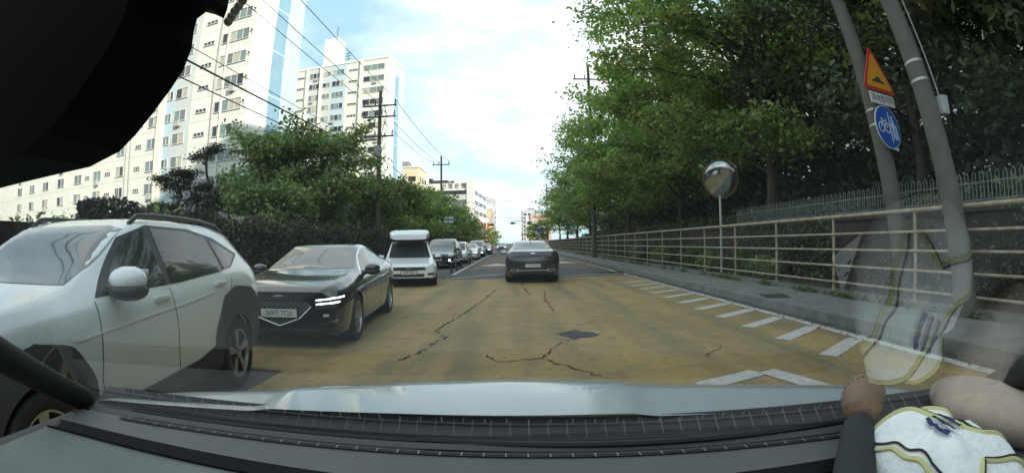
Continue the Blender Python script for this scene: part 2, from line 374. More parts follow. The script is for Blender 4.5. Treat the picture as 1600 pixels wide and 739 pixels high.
LAY=[('pipe',3.85,0),('dpipe',5.35,0),('win',.7,3.75),('nar',4.05,4.95),('small',6.2,8.1),
     ('grey',9.0,12.4,2),('win',9.85,12.1),('grey',12.4,14.0,1),('stair',12.6,13.9),('strip',14.0,15.05),
     ('win',15.15,17.3),('small',18.4,19.8),('dpipe',21.0,0),('dpipe',22.0,0),('win',22.3,24.3),('small',25.6,27.2),('win',28.2,30.5),('small',31.5,33),('win',34,36.5),('win',40,42.5),('win',46,48.5),('win',52,54.5),('win',58,60.5)]
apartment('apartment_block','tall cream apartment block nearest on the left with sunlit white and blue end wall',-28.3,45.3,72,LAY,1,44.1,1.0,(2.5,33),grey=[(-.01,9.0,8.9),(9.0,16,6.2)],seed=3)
apartment('apartment_block','second cream apartment block farther up the left side with a lift tower on its roof',-27.3,102.9,30,[('strip',5.45,5.75)]+[(a,)+tuple(r) for a,*r in [('win',.8,5.1),('small',6.3,8.2),('grey',8.8,12.0,1),('win',9.2,11.8),('grey',12.0,14.1,2),('stair',12.2,13.9),('strip',14.15,14.5),('grey',14.5,17.4,2),('win',14.6,17.0),('strip',17.4,17.7),('small',18.2,20.0),('win',20.8,23.5)]],1.25,44.0,1.0,(12,43),tower=(14.3,18.0,51.7),seed=9)
# right-hand apartment blocks behind the trees (one shows above the crowns, the long one, added to keep low sun off the street, fills the gaps)
def plain_block(name,label,x0,x1,y0,y1,z1,rz=0,floors=14,z0=1.8,face='x',wm=wallw,split=True):
    root=empty(name,((x0+x1)/2,(y0+y1)/2,z0),rz); tag(root,label,'apartment building'); lx,ly=(x1-x0)/2,(y1-y0)/2
    b=MB(); b.b2(-lx,lx,-ly,ly,0,z1-z0); b.build('wall',wm,root)
    b=MB(); b.b2(-lx-.2,lx+.2,-ly-.2,ly+.2,z1-z0,z1-z0+.5); b.build('parapet',wallend,root)
    b=MB(); fr=MB(); n=[0]
    def one(x0,x1,y0,y1,z0,z1):
        if n[0]<96 and split: q=MB(); q.b2(x0,x1,y0,y1,z0,z1); q.build('window',gl[n[0]%2],root,fix=False); n[0]+=1
        else: b.b2(x0,x1,y0,y1,z0,z1)
    H=z1-z0
    for fl in range(floors):
        z=H-2.6-fl*2.8
        if z<1: break
        if face in('x','xy'):
            k=int(2*ly/4.2)
            for i in range(k):
                yc=-ly+(i+.5)*2*ly/k; one(-lx-.03,-lx+.05,yc-1.3,yc+1.3,z,z+1.4)
        if face in('y','xy'):
            k=max(2,int(2*lx/4.2))
            for i in range(k):
                xc=-lx+(i+.5)*2*lx/k; one(xc-1.2,xc+1.2,-ly-.03,-ly+.05,z,z+1.3)
    
    if b.v: tag(b.build('window_rows',gl[1],root,fix=False),kind='stuff')
    return root
plain_block('apartment_block','white gabled apartment block showing above the trees on the right',22.5,52,84,95,37.5,0,12,face='xy')
plain_block('apartment_block','long pale apartment block added to shade the street, glimpsed through the dark trees on the right',40,52,-75,52,50,0,15,face='x',z0=1.8)
# office building C and far street
offw=mat('office_white',(.60,.61,.58),.7,noise=.1,nscale=.6)
offp=mat('office_panel',(.44,.48,.48),.7,noise=.15,nscale=.4)
offr=mat('office_red',(.40,.24,.20),.8)
office=empty('office_building',(-11.6,150,0),R(-5)); tag(office,'white seven storey office building with rooftop lettering at the end of the left trees','office building')
HO=20.4
b=MB(); b.b2(-17,0,0,28,0,HO); b.build('wall',offw,office)
for i in range(6):
    z=HO-3.6-i*3.1
    b=MB(); b.b2(-16.8,-2.4,-.06,0,z,z+1.25); b.build('window',gl[1] if i%2 else gl[0],office)
    b=MB(); b.b2(-16.9,-2.2,-.35,0,z-1.75,z-.1); b.build('spandrel_sign_band',offp if i in (0,1) else offw,office)
    for k in range(3):
        b=MB(); b.b2(0,.08,1.5+k*9,8.6+k*9,z,z+1.3); b.build('side_window',gl[0],office)
b=MB(); b.b2(.0,.12,1.2,26,1.5,7.5); b.build('red_side_sign',offr,office)
b=MB(); b.b2(-2.2,-.1,-.5,.1,0,HO+.8); b.build('corner_pier',offw,office)
b=MB(); b.b2(-14,-9,3,8,HO,HO+1.4); b.b2(-15.5,-14.4,4,6,HO,HO+2.2); b.b2(-8,-7,3,4,HO,HO+1.1); b.build('rooftop_plant',dark,office)
ink=mat('dark_lettering',(.05,.05,.06),.6)
text_mesh('rooftop_lettering','신 협 은 행',1.7,ink,office,frame((-6.4,-.1,HO-1.0),(1,0,0),(0,0,1)),.04)
text_mesh('band_lettering','학원',1.1,ink,office,frame((-13,-.4,HO-5.5),(1,0,0),(0,0,1)),.04)
def far_building(name,label,x0,x1,y0,y1,h,m,seed):
    root=empty(name,((x0+x1)/2,(y0+y1)/2,0)); tag(root,label,'building','buildings lining the far street') if 0 else tag(root,label,'building')
    lx,ly=(x1-x0)/2,(y1-y0)/2; b=MB(); b.b2(-lx,lx,-ly,ly,0,h); b.build('wall',m,root)
    rr=random.Random(seed); sx=1 if x0<0 else -1
    b=MB(); b.b2(-lx-.2,lx+.2,-ly-.2,ly+.2,h,h+.4); b.build('parapet',offw,root)
    b=MB(); b.b2(-lx*.4,lx*.3,-ly*.5,ly*.2,h+.4,h+2.4); b.build('roof_cabin',conc,root)
    n=int((h-2)/3.1)
    wi=[]
    for i in range(n):
        z=1.3+i*3.1+(2 if i==0 else 0)*0
        for k in range(max(2,int(2*ly/4))):
            y=-ly+1.0+k*4; wi.append((sx*(lx),sx*(lx+.06),y,y+2.4,z,z+1.5))
        for k in range(max(1,int(2*lx/3.5))):
            x=-lx+.8+k*3.5; wi.append((x,x+2.2,-ly-.06,-ly,z,z+1.5))
    wi.sort(key=lambda q:(q[2]>-ly,-q[4]))
    for q in wi[:95]: g_=MB(); g_.b2(*q); g_.build('window',gl[0],root,fix=False)
    s=MB(); s.b2(sx*(lx),sx*(lx+.25),-ly+1,ly-1,3.6,4.8); s.b2(sx*(lx+.0),sx*(lx+.9),-ly+.3,-ly+.6,4.5,9); s.build('shop_sign',mat('sign_%d'%(seed%4),[(.5,.08,.06),(.55,.45,.1),(.1,.25,.4),(.6,.6,.58)][seed%4],.6),root)
    return root
fm=[mat('far_cream',(.55,.50,.36),.8),mat('far_white',(.6,.6,.58),.8),mat('far_pink',(.48,.33,.27),.8),mat('far_yellow',(.50,.42,.27),.8),mat('far_grey',(.42,.44,.46),.8)]
specs=[('low cream building beyond the office on the left of the street',-19,-9.5,185,199,12,0),('ochre yellow corner building on the far left of the street',-18,-9.2,203,218,15.5,3),
 ('pink brick building behind the yellow corner building',-20,-9.4,224,244,17.5,2),('white building deep down the left of the street',-22,-10,250,275,21,1),
 ('grey building deepest in view on the left of the street',-24,-10.5,282,315,26,4),('pale tower in the hazy distance on the left',-26,-12,330,370,32,4),('cream block on the hazy far left',-30,-15,385,430,34,0),
 ('white tower in the hazy distance right of the street',9.5,24,330,360,19,1),('grey tower farthest down the right of the street',8.5,24,380,425,27,4),('pink block behind the traffic lights on the right',10.5,22,270,300,17,2)]
for i,(l,a,b_,c,d,h,k) in enumerate(specs): far_building('street_building',l,a,b_,c,d,h,fm[k],i)
b0=far_building('street_building','pale building with a flat roof peeping over the left trees beside the office',-38,-27,140,152,24,fm[0],5)
# ============================================================ TREES
def leaves_obj(name,P,size,m,parent,rng,up=.35):
    n=len(P); 
    nrm=rng.normal(size=(n,3)); nrm[:,2]=np.abs(nrm[:,2])+up; nrm/=np.linalg.norm(nrm,axis=1)[:,None]
    a=rng.normal(size=(n,3)); u=np.cross(nrm,a); u/=np.linalg.norm(u,axis=1)[:,None]; v=np.cross(nrm,u)
    s=(size*rng.uniform(.55,1.35,size=n))[:,None]
    V=np.empty((n,4,3)); V[:,0]=P-u*s*.95; V[:,1]=P-v*s*.5+nrm*s*.12; V[:,2]=P+u*s*.95; V[:,3]=P+v*s*.5+nrm*s*.12
    me=bpy.data.meshes.new(name); me.vertices.add(4*n); me.vertices.foreach_set('co',V.reshape(-1).astype(np.float32))
    me.loops.add(4*n); me.loops.foreach_set('vertex_index',np.arange(4*n,dtype=np.int32))
    me.polygons.add(n); me.polygons.foreach_set('loop_start',np.arange(0,4*n,4,dtype=np.int32)); me.polygons.foreach_set('loop_total',np.full(n,4,dtype=np.int32))
    me.update(); me.validate(); me.materials.append(m)
    o=bpy.data.objects.new(name,me); COL.objects.link(o); o.parent=parent; return o
def tree(label,loc,h,r,base,nleaf,leaf,m,seed,group=None,nb=38,shape='round',trunk_r=.17,name='broadleaf_tree',cat='tree',lean=(0,0),spread=.38,sub=4):
    rng=np.random.default_rng(seed); rr=random.Random(seed)
    root=empty(name,loc,0); tag(root,label,cat,group)
    tb=MB(); P=[]
    k=6; tp=[(lean[0]*(i/k)**1.5+rr.uniform(-.06,.06)*i,lean[1]*(i/k)**1.5+rr.uniform(-.06,.06)*i,-.15+(h*.86+.15)*i/k) for i in range(k+1)]
    tb.tube(tp,[trunk_r*(1.35 if i==0 else 1)*(1-.82*i/k) for i in range(k+1)],9)
    lb=MB()
    def at(z):
        t=max(0,min(.999,(z)/(h*.86)))*k; i=int(t); f=t-i; a,b=Vector(tp[i]),Vector(tp[i+1]); return a.lerp(b,f)
    for j in range(nb):
        t=(j+rr.random())/nb; z0=base*.75+(h*.84-base*.75)*t**.9
        ang=j*2.399+rr.uniform(-.4,.4)
        zz=(z0-base)/(h-base)
        if shape=='round': rad=r*math.sqrt(max(.1,1-(1.75*(zz-.42))**2))
        elif shape=='cone': rad=r*(1.08-.85*max(0,zz))
        else: rad=r*(.55+.55*math.sin(math.pi*min(1,zz*1.0+.15)))
        rad*=rr.uniform(.72,1.15); rise=rad*rr.uniform(.15,.75)
        p0=at(z0); p3=p0+Vector((math.cos(ang)*rad,math.sin(ang)*rad,rise-.12*rad)); 
        if p3.z>h: p3.z=h-rr.random()*.4
        p1=p0.lerp(p3,.35)+Vector((0,0,.10*rad)); p2=p0.lerp(p3,.7)+Vector((rr.uniform(-.2,.2),rr.uniform(-.2,.2),.08*rad))
        br=trunk_r*.36*(1-.5*t); lb.tube([p0,p1,p2,p3],[br,br*.7,br*.42,br*.12],5,cap=False)
        L4=[p0,p1,p2,p3]
        segs=[(p1,p2,.5),(p2,p3,1.)]
        for q in range(sub):
            f=rr.uniform(.25,1); i=min(2,int(f*3)); s0=L4[i].lerp(L4[i+1],f*3-i)
            a2=ang+rr.choice((-1,1))*rr.uniform(.4,1.3); l2=rad*rr.uniform(.22,.45)
            s1=s0+Vector((math.cos(a2)*l2,math.sin(a2)*l2,rr.uniform(-.25,.45)*l2))
            lb.tube([s0,s0.lerp(s1,.5)+Vector((0,0,.05)),s1],[br*.32,br*.2,br*.06],4,cap=False); segs.append((s0,s1,1.))
        for a,b_,wt in segs:
            n=max(3,int(nleaf/nb/(sub+1.5)*wt)); tt=rng.random(n)**.8; A=np.array(a);B=np.array(b_)
            g=rng.normal(size=(n,3))*np.array([spread,spread,spread*.62])*(.55+.5*rng.random())
            P.append(A+(B-A)*tt[:,None]+g)
    tr=tb.build('trunk',bark,root,smooth=True); lb.build('limb',bark,root,fix=False,smooth=True)
    P=np.concatenate(P); P=P[P[:,2]>.5]
    leaves_obj('crown',P,leaf,m,root,rng)
    return root
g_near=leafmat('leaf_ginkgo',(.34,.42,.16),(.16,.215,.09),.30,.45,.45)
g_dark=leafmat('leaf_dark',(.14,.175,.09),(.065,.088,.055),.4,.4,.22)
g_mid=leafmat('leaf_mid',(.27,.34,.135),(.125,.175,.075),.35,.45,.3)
g_left=leafmat('leaf_left',(.27,.33,.145),(.12,.17,.08),.45,.45,.28)
g_pine=leafmat('leaf_pine',(.05,.07,.035),(.02,.032,.018),1.,.4,.1)
g_ivy=leafmat('leaf_ivy',(.085,.09,.055),(.06,.042,.038),.8,.5,.1)
g_shrub=leafmat('leaf_shrub',(.15,.21,.05),(.06,.10,.03),1.,.4,.3)
# right row, nearest first
tree('large green tree with limbs reaching over the road behind the round mirror',(9.9,16.6,1.75),14.5,6.9,2.6,64000,.115,g_near,11,nb=80,shape='round',trunk_r=.24,spread=.42)
tree('dark leaning tree behind the blue bicycle sign',(12.2,10.8,1.75),12.5,5.2,2.2,20000,.13,g_dark,12,nb=44,trunk_r=.2)
tree('dark tree at the far right edge behind the near concrete poles',(11.8,4.5,1.75),12,4.8,2.2,13000,.14,g_dark,13,nb=36,trunk_r=.2)
tree('dark low crowned tree between the mirror tree and the bicycle sign',(13.5,16.5,1.75),11,4.6,1.5,15000,.14,g_dark,14,nb=36)
tree('broad bright green tree beside the railing beyond the round mirror',(9.6,26.5,1.75),9.4,6.0,1.7,38000,.13,g_near,15,nb=50,shape='round',spread=.45,trunk_r=.2)
hedge_labels=['third tree in the right row with a feathery left edge','fourth tree in the right row beyond the feathery one','fifth tree of the right row where the railing thins','sixth tree of the right row','seventh and smaller tree of the right row','farthest round tree of the right row before the traffic lights']
for i,(x,y,h,r,n) in enumerate([(8.9,36,9.3,5.5,20000),(9.5,46,8.8,5.0,13000),(9.3,57,8.5,4.6,9000),(9.3,69,8.5,4.4,7000),(9.4,82,8.4,4.3,5000),(9.6,97,8.6,4.4,4000)]):
    tree(hedge_labels[i],(x,y,1.75),h,r,1.4,n,.15+.012*i,(g_near,g_mid)[i%2],30+i,nb=36,trunk_r=.17,spread=.5)
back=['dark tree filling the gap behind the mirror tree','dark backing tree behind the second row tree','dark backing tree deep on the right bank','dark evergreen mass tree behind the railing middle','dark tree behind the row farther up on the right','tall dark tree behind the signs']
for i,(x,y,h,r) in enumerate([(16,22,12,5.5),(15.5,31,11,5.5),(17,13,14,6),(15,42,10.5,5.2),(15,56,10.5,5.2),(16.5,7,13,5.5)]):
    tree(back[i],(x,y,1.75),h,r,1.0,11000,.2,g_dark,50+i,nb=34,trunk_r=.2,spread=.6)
# left row
tree('bushy green tree standing over the ivy wall nearest on the left',(-11.0,23.4,1.55),5.8,3.4,.7,30000,.12,g_left,70,nb=52,trunk_r=.17,spread=.4)
tree('shrubby green tree beside the bushy one, behind the black sedan',(-10.4,19.6,1.55),2.4,1.9,.2,8000,.12,g_left,71,nb=34,trunk_r=.12)
ll=['second tree of the left row behind the concrete pole','third tree of the left row','fourth tree of the left row','fifth tree of the left row near the round street sign','sixth tree of the left row','seventh tree of the left row','eighth tree of the left row below the office building','ninth tree of the left row','tenth tree of the left row','farthest tree of the left row']
for i,(x,y,h,r,n) in enumerate([(-11,32,4.3,3.0,13000),(-10.2,39,4.6,3.2,11000),(-9.8,48,5.3,3.5,9000),(-9.9,57,5.4,3.6,7000),(-9.9,66,5.3,3.5,5000),(-10,76,5.4,3.4,4500),(-10,87,5.2,3.4,4000),(-9.8,99,6.2,3.2,3500),(-9.8,112,6.0,3.2,3000),(-9.8,127,6.2,3.2,2500)]):
    tree(ll[i],(x,y,1.55 if y<90 else .1),h,r,.6,n,.14+.012*i,(g_left,g_mid,g_near)[i%3],80+i,nb=30,trunk_r=.15,spread=.48)
for i,(x,y,h) in enumerate([(-8.4,170,7),(-8.2,196,6.5),(-8,222,7),(7.6,125,7.5),(7.6,150,8),(7.8,180,8)]):
    tree(['small street tree before the far cream building on the left','small street tree before the far yellow building','small street tree before the far pink building','street tree on the right just before the traffic lights','street tree on the right beyond the traffic lights','distant street tree on the right'][i],(x,y,0),h,2.8,1.5,1500,.3,g_mid,120+i,nb=20)
# ivy wall on the left
b=MB(); b.b2(-7.65,-7.3,-20,140,0,1.75); iv=b.build('ivy_wall',brn); tag(iv,'low wall overgrown with dark reddish ivy behind the oncoming cars','wall')
rng=np.random.default_rng(3); n=52000; yy=rng.random(n)**1.6*70+6; zz=rng.random(n)**.8*2.15
P=np.stack([-7.28+.14*rng.normal(size=n)+.28*np.sin(yy*1.7)*np.cos(zz*2.3)*.4+np.clip(1.2-zz,0,1)*.1,yy,zz+.1*np.sin(yy*2.1)],1)
iv2=leaves_obj('ivy',P,.07,g_ivy,None,rng,.1); tag(iv2,kind='stuff',label='dark reddish green ivy covering the left wall')
n=30000; yy=rng.random(n)**1.3*75+3; zz=rng.random(n)*1.95
P=np.stack([8.28+.07*rng.normal(size=n)-.10*np.abs(np.sin(yy*.9)),yy,zz+.1*np.sin(yy*1.3)],1); kp=(np.sin(yy*.55)+np.sin(yy*1.7+zz)*.6+rng.normal(size=n)*.3)>(zz-1.5); P=P[kp]
cl=leaves_obj('wall_creeper',P,.06,g_dark,None,rng,.1); tag(cl,kind='stuff',label='dark creeper and weeds against the brown wall on the right')
# ground cover on the banks
n=26000; P=np.stack([8.9+rng.random(n)**1.5*9,rng.random(n)*60+2,1.8+rng.random(n)**2*.55],1)
gc=leaves_obj('bank_undergrowth',P,.13,g_dark,None,rng,.6); tag(gc,kind='stuff',label='low dark undergrowth on the bank behind the brown wall')
n=16000; P=np.stack([-7.8-rng.random(n)**1.3*16,rng.random(n)*45+8,1.6+rng.random(n)**2*.7],1)
gc=leaves_obj('hill_undergrowth',P,.12,g_left,None,rng,.6); tag(gc,kind='stuff',label='low green undergrowth on the terrace behind the ivy wall')
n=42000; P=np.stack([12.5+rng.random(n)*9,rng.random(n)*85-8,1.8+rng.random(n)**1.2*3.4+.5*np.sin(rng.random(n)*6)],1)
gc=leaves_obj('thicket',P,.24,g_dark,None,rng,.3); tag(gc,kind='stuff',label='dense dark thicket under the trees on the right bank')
n=5200; cy=rng.random(60)*45+4; ci=rng.integers(0,60,n); P=np.stack([6.56+.05*rng.normal(size=n)-.04,cy[ci]+.22*rng.normal(size=n),.15+np.abs(rng.normal(size=n))*.07],1)
wd=leaves_obj('kerbside_weeds',P,.035,g_shrub,None,rng,.3); tag(wd,kind='stuff',label='small weeds along the foot of the railing')
n=2600; P=np.stack([4.9-np.abs(rng.normal(size=n))*.22,rng.random(n)*45+3,np.full(n,.02)],1)
lt=leaves_obj('leaf_litter',P,.028,leafmat('leaf_litter_brown',(.12,.08,.04),(.06,.045,.03),2,.4,.1),None,rng,3); tag(lt,kind='stuff',label='fallen leaves and grit along the gutter')
# shrubs by the railing
for i,(y,h) in enumerate([(13.4,.62),(14.5,.85),(17.6,.7),(19,.95),(24,.8),(29,.8)]):
    rt=empty('shrub',(7.55,y,.16)); tag(rt,['low shrub inside the railing nearest the round mirror post','bright shrub behind the railing right of the mirror post','small shrub in the middle of the railing','bright green shrub behind the railing left of the mirror','dark shrub farther behind the railing','farthest shrub behind the railing'][i],'shrub','shrubs behind the railing')
    n=1500; g=rng.normal(size=(n,3)); g/=np.linalg.norm(g,axis=1)[:,None]; P=g*np.array([.5,.75,h*.62])*(rng.random(n)**.4)[:,None]; P[:,2]+=h*.5; P=P[P[:,2]>0]
    leaves_obj('foliage',P,.065,g_shrub if i in(1,3) else g_mid,rt,rng,.3)
    b=MB()
    for k in range(5): a=k*1.3; b.tube([(0,0,0),(math.cos(a)*.2,math.sin(a)*.3,h*.6)],[.018,.008],5)
    b.build('stem',bark,rt)
# cloud-pruned pines before the near apartment block
def pine(label,loc,h,seed,lean):
    rr=random.Random(seed); rng=np.random.default_rng(seed); root=empty('pine_tree',loc); tag(root,label,'pine tree','gnarled pines before the apartment block')
    b=MB(); k=8; tp=[Vector((lean*(i/k)+.22*math.sin(i*1.3+seed),.15*math.cos(i*1.1),h*i/k-.1)) for i in range(k+1)]
    b.tube(tp,[.15*(1-.7*i/k) for i in range(k+1)],7)
    b.build('trunk',bark,root,smooth=True); lb=MB(); P=[]
    for j in range(13):
        i=rr.randint(3,k); p=tp[i]; a=rr.random()*6.28; l=rr.uniform(.5,1.6)*(1.25-.5*i/k); q=p+Vector((math.cos(a)*l,math.sin(a)*l*.6,rr.uniform(-.15,.5)))
        mid=p.lerp(q,.5)+Vector((rr.uniform(-.2,.2),0,rr.uniform(-.3,.25))); lb.tube([p,mid,q],[.06,.045,.02],5)
        for c in range(rr.randint(1,3)):
            cc=q+Vector((rr.uniform(-.4,.4),rr.uniform(-.3,.3),rr.uniform(-.05,.25))); n=150; g=rng.normal(size=(n,3))*np.array([.24,.22,.10]); P.append(np.array(cc)+g)
    lb.build('limb',bark,root,smooth=True); leaves_obj('foliage',np.concatenate(P),.07,g_pine,root,rng)
for a in [('gnarled pine at the far left above the white crossover roof',(-17.0,20.3,1.6),3.6,1,.3),('gnarled pine with twin spreading pads, second from the left edge',(-16.2,21.5,1.6),3.3,2,-.5),('tallest gnarled pine leaning right before the block',(-14.6,21.2,1.6),4.7,3,-1.0),('gnarled pine with bare reaching limb beside the tallest',(-14.9,22.4,1.6),4.2,4,.3),('thin crooked pine at the edge of the bushy tree',(-12.9,22.9,1.6),4.1,5,.5)]: pine(*a)
# ============================================================ POLES, CABLES, SIGNS
def crossarm(b,z,half,rz=0):
    b.box((0,-.1,z),(half*2,.09,.09))
def util_pole(label,loc,h,arms,r=.17,group='concrete utility poles',name='utility_pole'):
    e=empty(name,loc); tag(e,label,'utility pole',group)
    b=MB(); b.tube([(0,0,-.2),(0,0,h)],[r,r*.62],12); b.build('post',concpole,e,smooth=True)
    for z,hf in arms:
        b=MB(); b.box((0,-.16,z),(hf*2,.08,.1)); b.build('crossarm',dark,e)
        for x in (-hf+.1,-hf*.25,hf-.1):
            b=MB(); b.lathe([(.02,0),(.06,.05),(.035,.1),(.06,.15),(.03,.3),(.05,.34)],c=(x,-.16,z+.05),axis='z',n=8); b.build('insulator',mat('insulator',(.10,.07,.06),.3),e,smooth=True)
    return e
pL=util_pole('concrete utility pole with three crossarms over the left trees',(-8.45,30,0),11.4,[(10.35,1.15),(9.6,1.1),(8.3,1.0)])
b=MB(); b.tube([(-.1,-.2,8.1),(-1.0,-.3,8.0),(-2.6,-.4,7.75)],.05,6); b.build('lamp_arm',dark,pL)
b=MB(); b.box((.0,-.3,7.3),(.4,.4,.7)); b.build('switch_box',mat('grey_box',(.3,.31,.3),.6),pL)
for i in range(3):
    b=MB(); b.tube([(.35,-.2,10.3-i*.9),(.55+.1*i,-.22,9.6-i*.8),(.35,-.25,9.0-i*.7),(.15,-.25,8.2-i*.6)],.02,4); b.build('jumper_wire',cable,pL)
util_pole('slimmer utility pole standing behind the line of oncoming cars',(-8.0,55,0),11.5,[(10.45,1.0)],.16)
util_pole('utility pole rising above the right hand tree row',(6.3,37,0.15),15.4,[(14.1,1.25)],.18)
util_pole('far utility pole at the end of the right tree row',(7.9,108,0),14.5,[(12.8,1.3),(11.6,1.0)],.18)
lp=empty('street_lamp',(-7.6,100,0)); tag(lp,'thin dark street lamp before the office building','street lamp'); b=MB(); b.tube([(0,0,0),(0,0,9)],[.09,.06],8); b.build('post',dark,lp); b=MB(); b.tube([(0,0,8.8),(1.2,0,9.3)],.05,6); b.build('arm',dark,lp); b=MB(); b.box((1.5,0,9.3),(.7,.25,.12)); b.build('lamp_head',conc,lp)
def wire(name,label,p0,p1,sag,r=.018):
    p0,p1=Vector(p0),Vector(p1); pts=[p0.lerp(p1,i/18)-Vector((0,0,4*sag*(i/18)*(1-i/18))) for i in range(19)]
    b=MB(); b.tube(pts,r,5); tag(b.build('overhead_cable',cable),label,'cable','overhead cables')
for i,(dx,z) in enumerate([(-1.05,10.75),(-.3,10.75),(1.05,10.75)]):
    wire('c','overhead cable %s on the top arm of the left poles, near span'%(['outermost','in the middle','nearest the road'][i]),(-8.45+dx,29.8,z-.0),(-8.9+dx,-14,10.8),.55,.016)
    wire('c','overhead cable %s on the top arm of the left poles, far span'%(['outermost','in the middle','nearest the road'][i]),(-8.45+dx,29.8,z),(-8.0+dx,54.8,10.75),.4)
wire('c','thick lower communication cable sweeping across the near apartment block',(-8.3,30,6.9),(-8.6,-14,6.2),.35,.03)
wire('c','thin lower cable just above the thick one',(-8.3,30,7.3),(-8.9,-14,6.7),.3,.012)
wire('c','lowest cable crossing the near apartment block',(-8.4,30,6.3),(-8.2,-14,5.5),.3,.018)
wire('c','cable leaving the left pole toward the slimmer pole',(-8.3,30,7.0),(-8.0,55,7.2),.6,.025)
wire('c','sagging cable strung across the far end of the street',(-8.5,110,11.5),(7.9,108,12.4),1.1,.035)
wire('c','lower cable strung across the far street before the distant buildings',(-9,150,9.6),(8.5,150,9.3),.3,.04)
for dx in (-1.1,.0,1.1):
    wire('c','overhead cable above the right row, %s of three'%({-1.1:'nearest the road',0:'middle',1.1:'outermost'}[dx]),(6.3+dx,36.8,14.5),(7.9+dx,108,13.1),.8)
    wire('c','overhead cable rising over the camera from the right pole, %s of three'%({-1.1:'nearest the road',0:'middle',1.1:'outermost'}[dx]),(6.3+dx,36.8,14.5),(6.3+dx,0,13.5),.6)
# near right poles with signs
def leaning_pole(label,p0,p1,r0,r1):
    e=empty('utility_pole',p0); tag(e,label,'utility pole'); b=MB(); d=Vector(p1)-Vector(p0); b.tube([(0,0,0),d],[r0,r1],16); b.build('post',concpole,e,smooth=True)
    for t in (.33,.36,.7):
        q=d*t; b=MB(); b.tube([q,q+d.normalized()*.05],r0+(r1-r0)*t+.008,16); b.build('steel_band',mat('steel_band',(.35,.35,.34),.4,metal=.7),e)
    return e
leaning_pole('concrete pole carrying the speed hump and bicycle signs',(7.75,7.35,0),(7.62,9.3,11),.21,.14)
po=leaning_pole('thick concrete pole at the right edge with a white meter box',(6.62,4.85,.15),(6.2,6.7,11),.19,.13)
b=MB(); b.box((.09,.40,3.2),(.16,.2,.30)); b.build('meter_box',mat('meter_grey',(.38,.40,.40),.5),po,bev=.01)
b=MB(); b.tube([(.08,.42,3.35),(.02,.72,5.0),(-.04,1.0,7.0)],.012,5); b.build('conduit',mat('meter_grey',(.38,.40,.40),.5),po)
SR=Vector((.98,.20,0)).normalized(); SU=Vector((-.03,.12,1)).normalized(); SN=SR.cross(SU)   # sign right / up / towards viewer
def M4(o): return frame(o,SR,SU)
# speed hump warning triangle
to=Vector((7.66,7.75,4.68)); e=empty('speed_hump_sign',to); tag(e,'red edged yellow triangular speed hump sign with white Korean text plate','traffic sign')
def tri(b,s,z0,z1,M,dy=0):
    h=s*math.sqrt(3)/2; pts=[]
    for cx,cy in ((0,h*2/3),(-s/2,-h/3),(s/2,-h/3)):
        a0=math.atan2(cy,cx)
        for da in (-.9,-.45,0,.45,.9): rr_=.05*s; k=1-.1; pts.append((cx*k+rr_*math.cos(a0+da),cy*k+rr_*math.sin(a0+da)+dy))
    b.prism(pts,lambda x,y:M@Vector((x,y,z0)),lambda x,y:M@Vector((x,y,z1)))
I3=frame((0,0,0),SR,SU)
red=mat('sign_red',(.50,.035,.025),.45); yel=mat('sign_yellow',(.70,.30,.02),.45); blu=mat('sign_blue',(.015,.09,.42),.4)
b=MB(); tri(b,1.18,0,.02,I3); b.build('red_border',red,e)
b=MB(); tri(b,.93,.021,.026,I3); b.build('yellow_field',yel,e)
b=MB(); pts=[(-.26,-.16),(-.22,-.115),(-.12,-.10),(-.07,-.03),(.06,-.03),(.12,-.10),(.22,-.115),(.26,-.16)]; b.prism(pts,lambda x,y:I3@Vector((x,y,.027)),lambda x,y:I3@Vector((x,y,.031))); b.build('hump_symbol',ink,e)
b=MB(); b.prism([(-.46,-.66),(.46,-.66),(.46,-.41),(-.46,-.41)],lambda x,y:I3@Vector((x,y,0)),lambda x,y:I3@Vector((x,y,.02))); b.build('text_plate',mat('sign_white',(.62,.64,.62),.5),e)
text_mesh('plate_text','과속방지턱',.19,ink,e,I3@Matrix.Translation((0,-.54,.023)),.002,sx=.95)
bo=Vector((7.66,7.62,3.55)); e=empty('cycle_and_walk_sign',bo); tag(e,'round blue sign with white bicycle and pedestrian, below the triangle','traffic sign')
def disc(b,r,z0,z1,M,n=36,r_in=None):
    pts=[(math.cos(2*math.pi*i/n)*r,math.sin(2*math.pi*i/n)*r) for i in range(n)]
    b.prism(pts,lambda x,y:M@Vector((x,y,z0)),lambda x,y:M@Vector((x,y,z1)))
b=MB(); disc(b,.47,0,.018,I3); b.build('rim',mat('sign_white',(.6,.62,.6),.5),e)
b=MB(); disc(b,.45,.019,.024,I3); b.build('blue_face',blu,e)
ws=mat('symbol_white',(.55,.66,.74),.5)
def ring(b,cx,cy,r,w_,M,z0=.025,z1=.029,n=20,a0=0,a1=2*math.pi):
    for i in range(n):
        t0=a0+(a1-a0)*i/n; t1=a0+(a1-a0)*(i+1)/n
        q=[(cx+math.cos(t)*rr_,cy+math.sin(t)*rr_) for t,rr_ in ((t0,r-w_/2),(t0,r+w_/2),(t1,r+w_/2),(t1,r-w_/2))]
        b.prism(q,lambda x,y:M@Vector((x,y,z0)),lambda x,y:M@Vector((x,y,z1)))
def bar(b,x0,y0,x1,y1,w_,M,z0=.025,z1=.029):
    d=Vector((x1-x0,y1-y0)).normalized(); n=Vector((-d.y,d.x))*w_/2
    b.prism([(x0+n.x,y0+n.y),(x0-n.x,y0-n.y),(x1-n.x,y1-n.y),(x1+n.x,y1+n.y)],lambda x,y:M@Vector((x,y,z0)),lambda x,y:M@Vector((x,y,z1)))
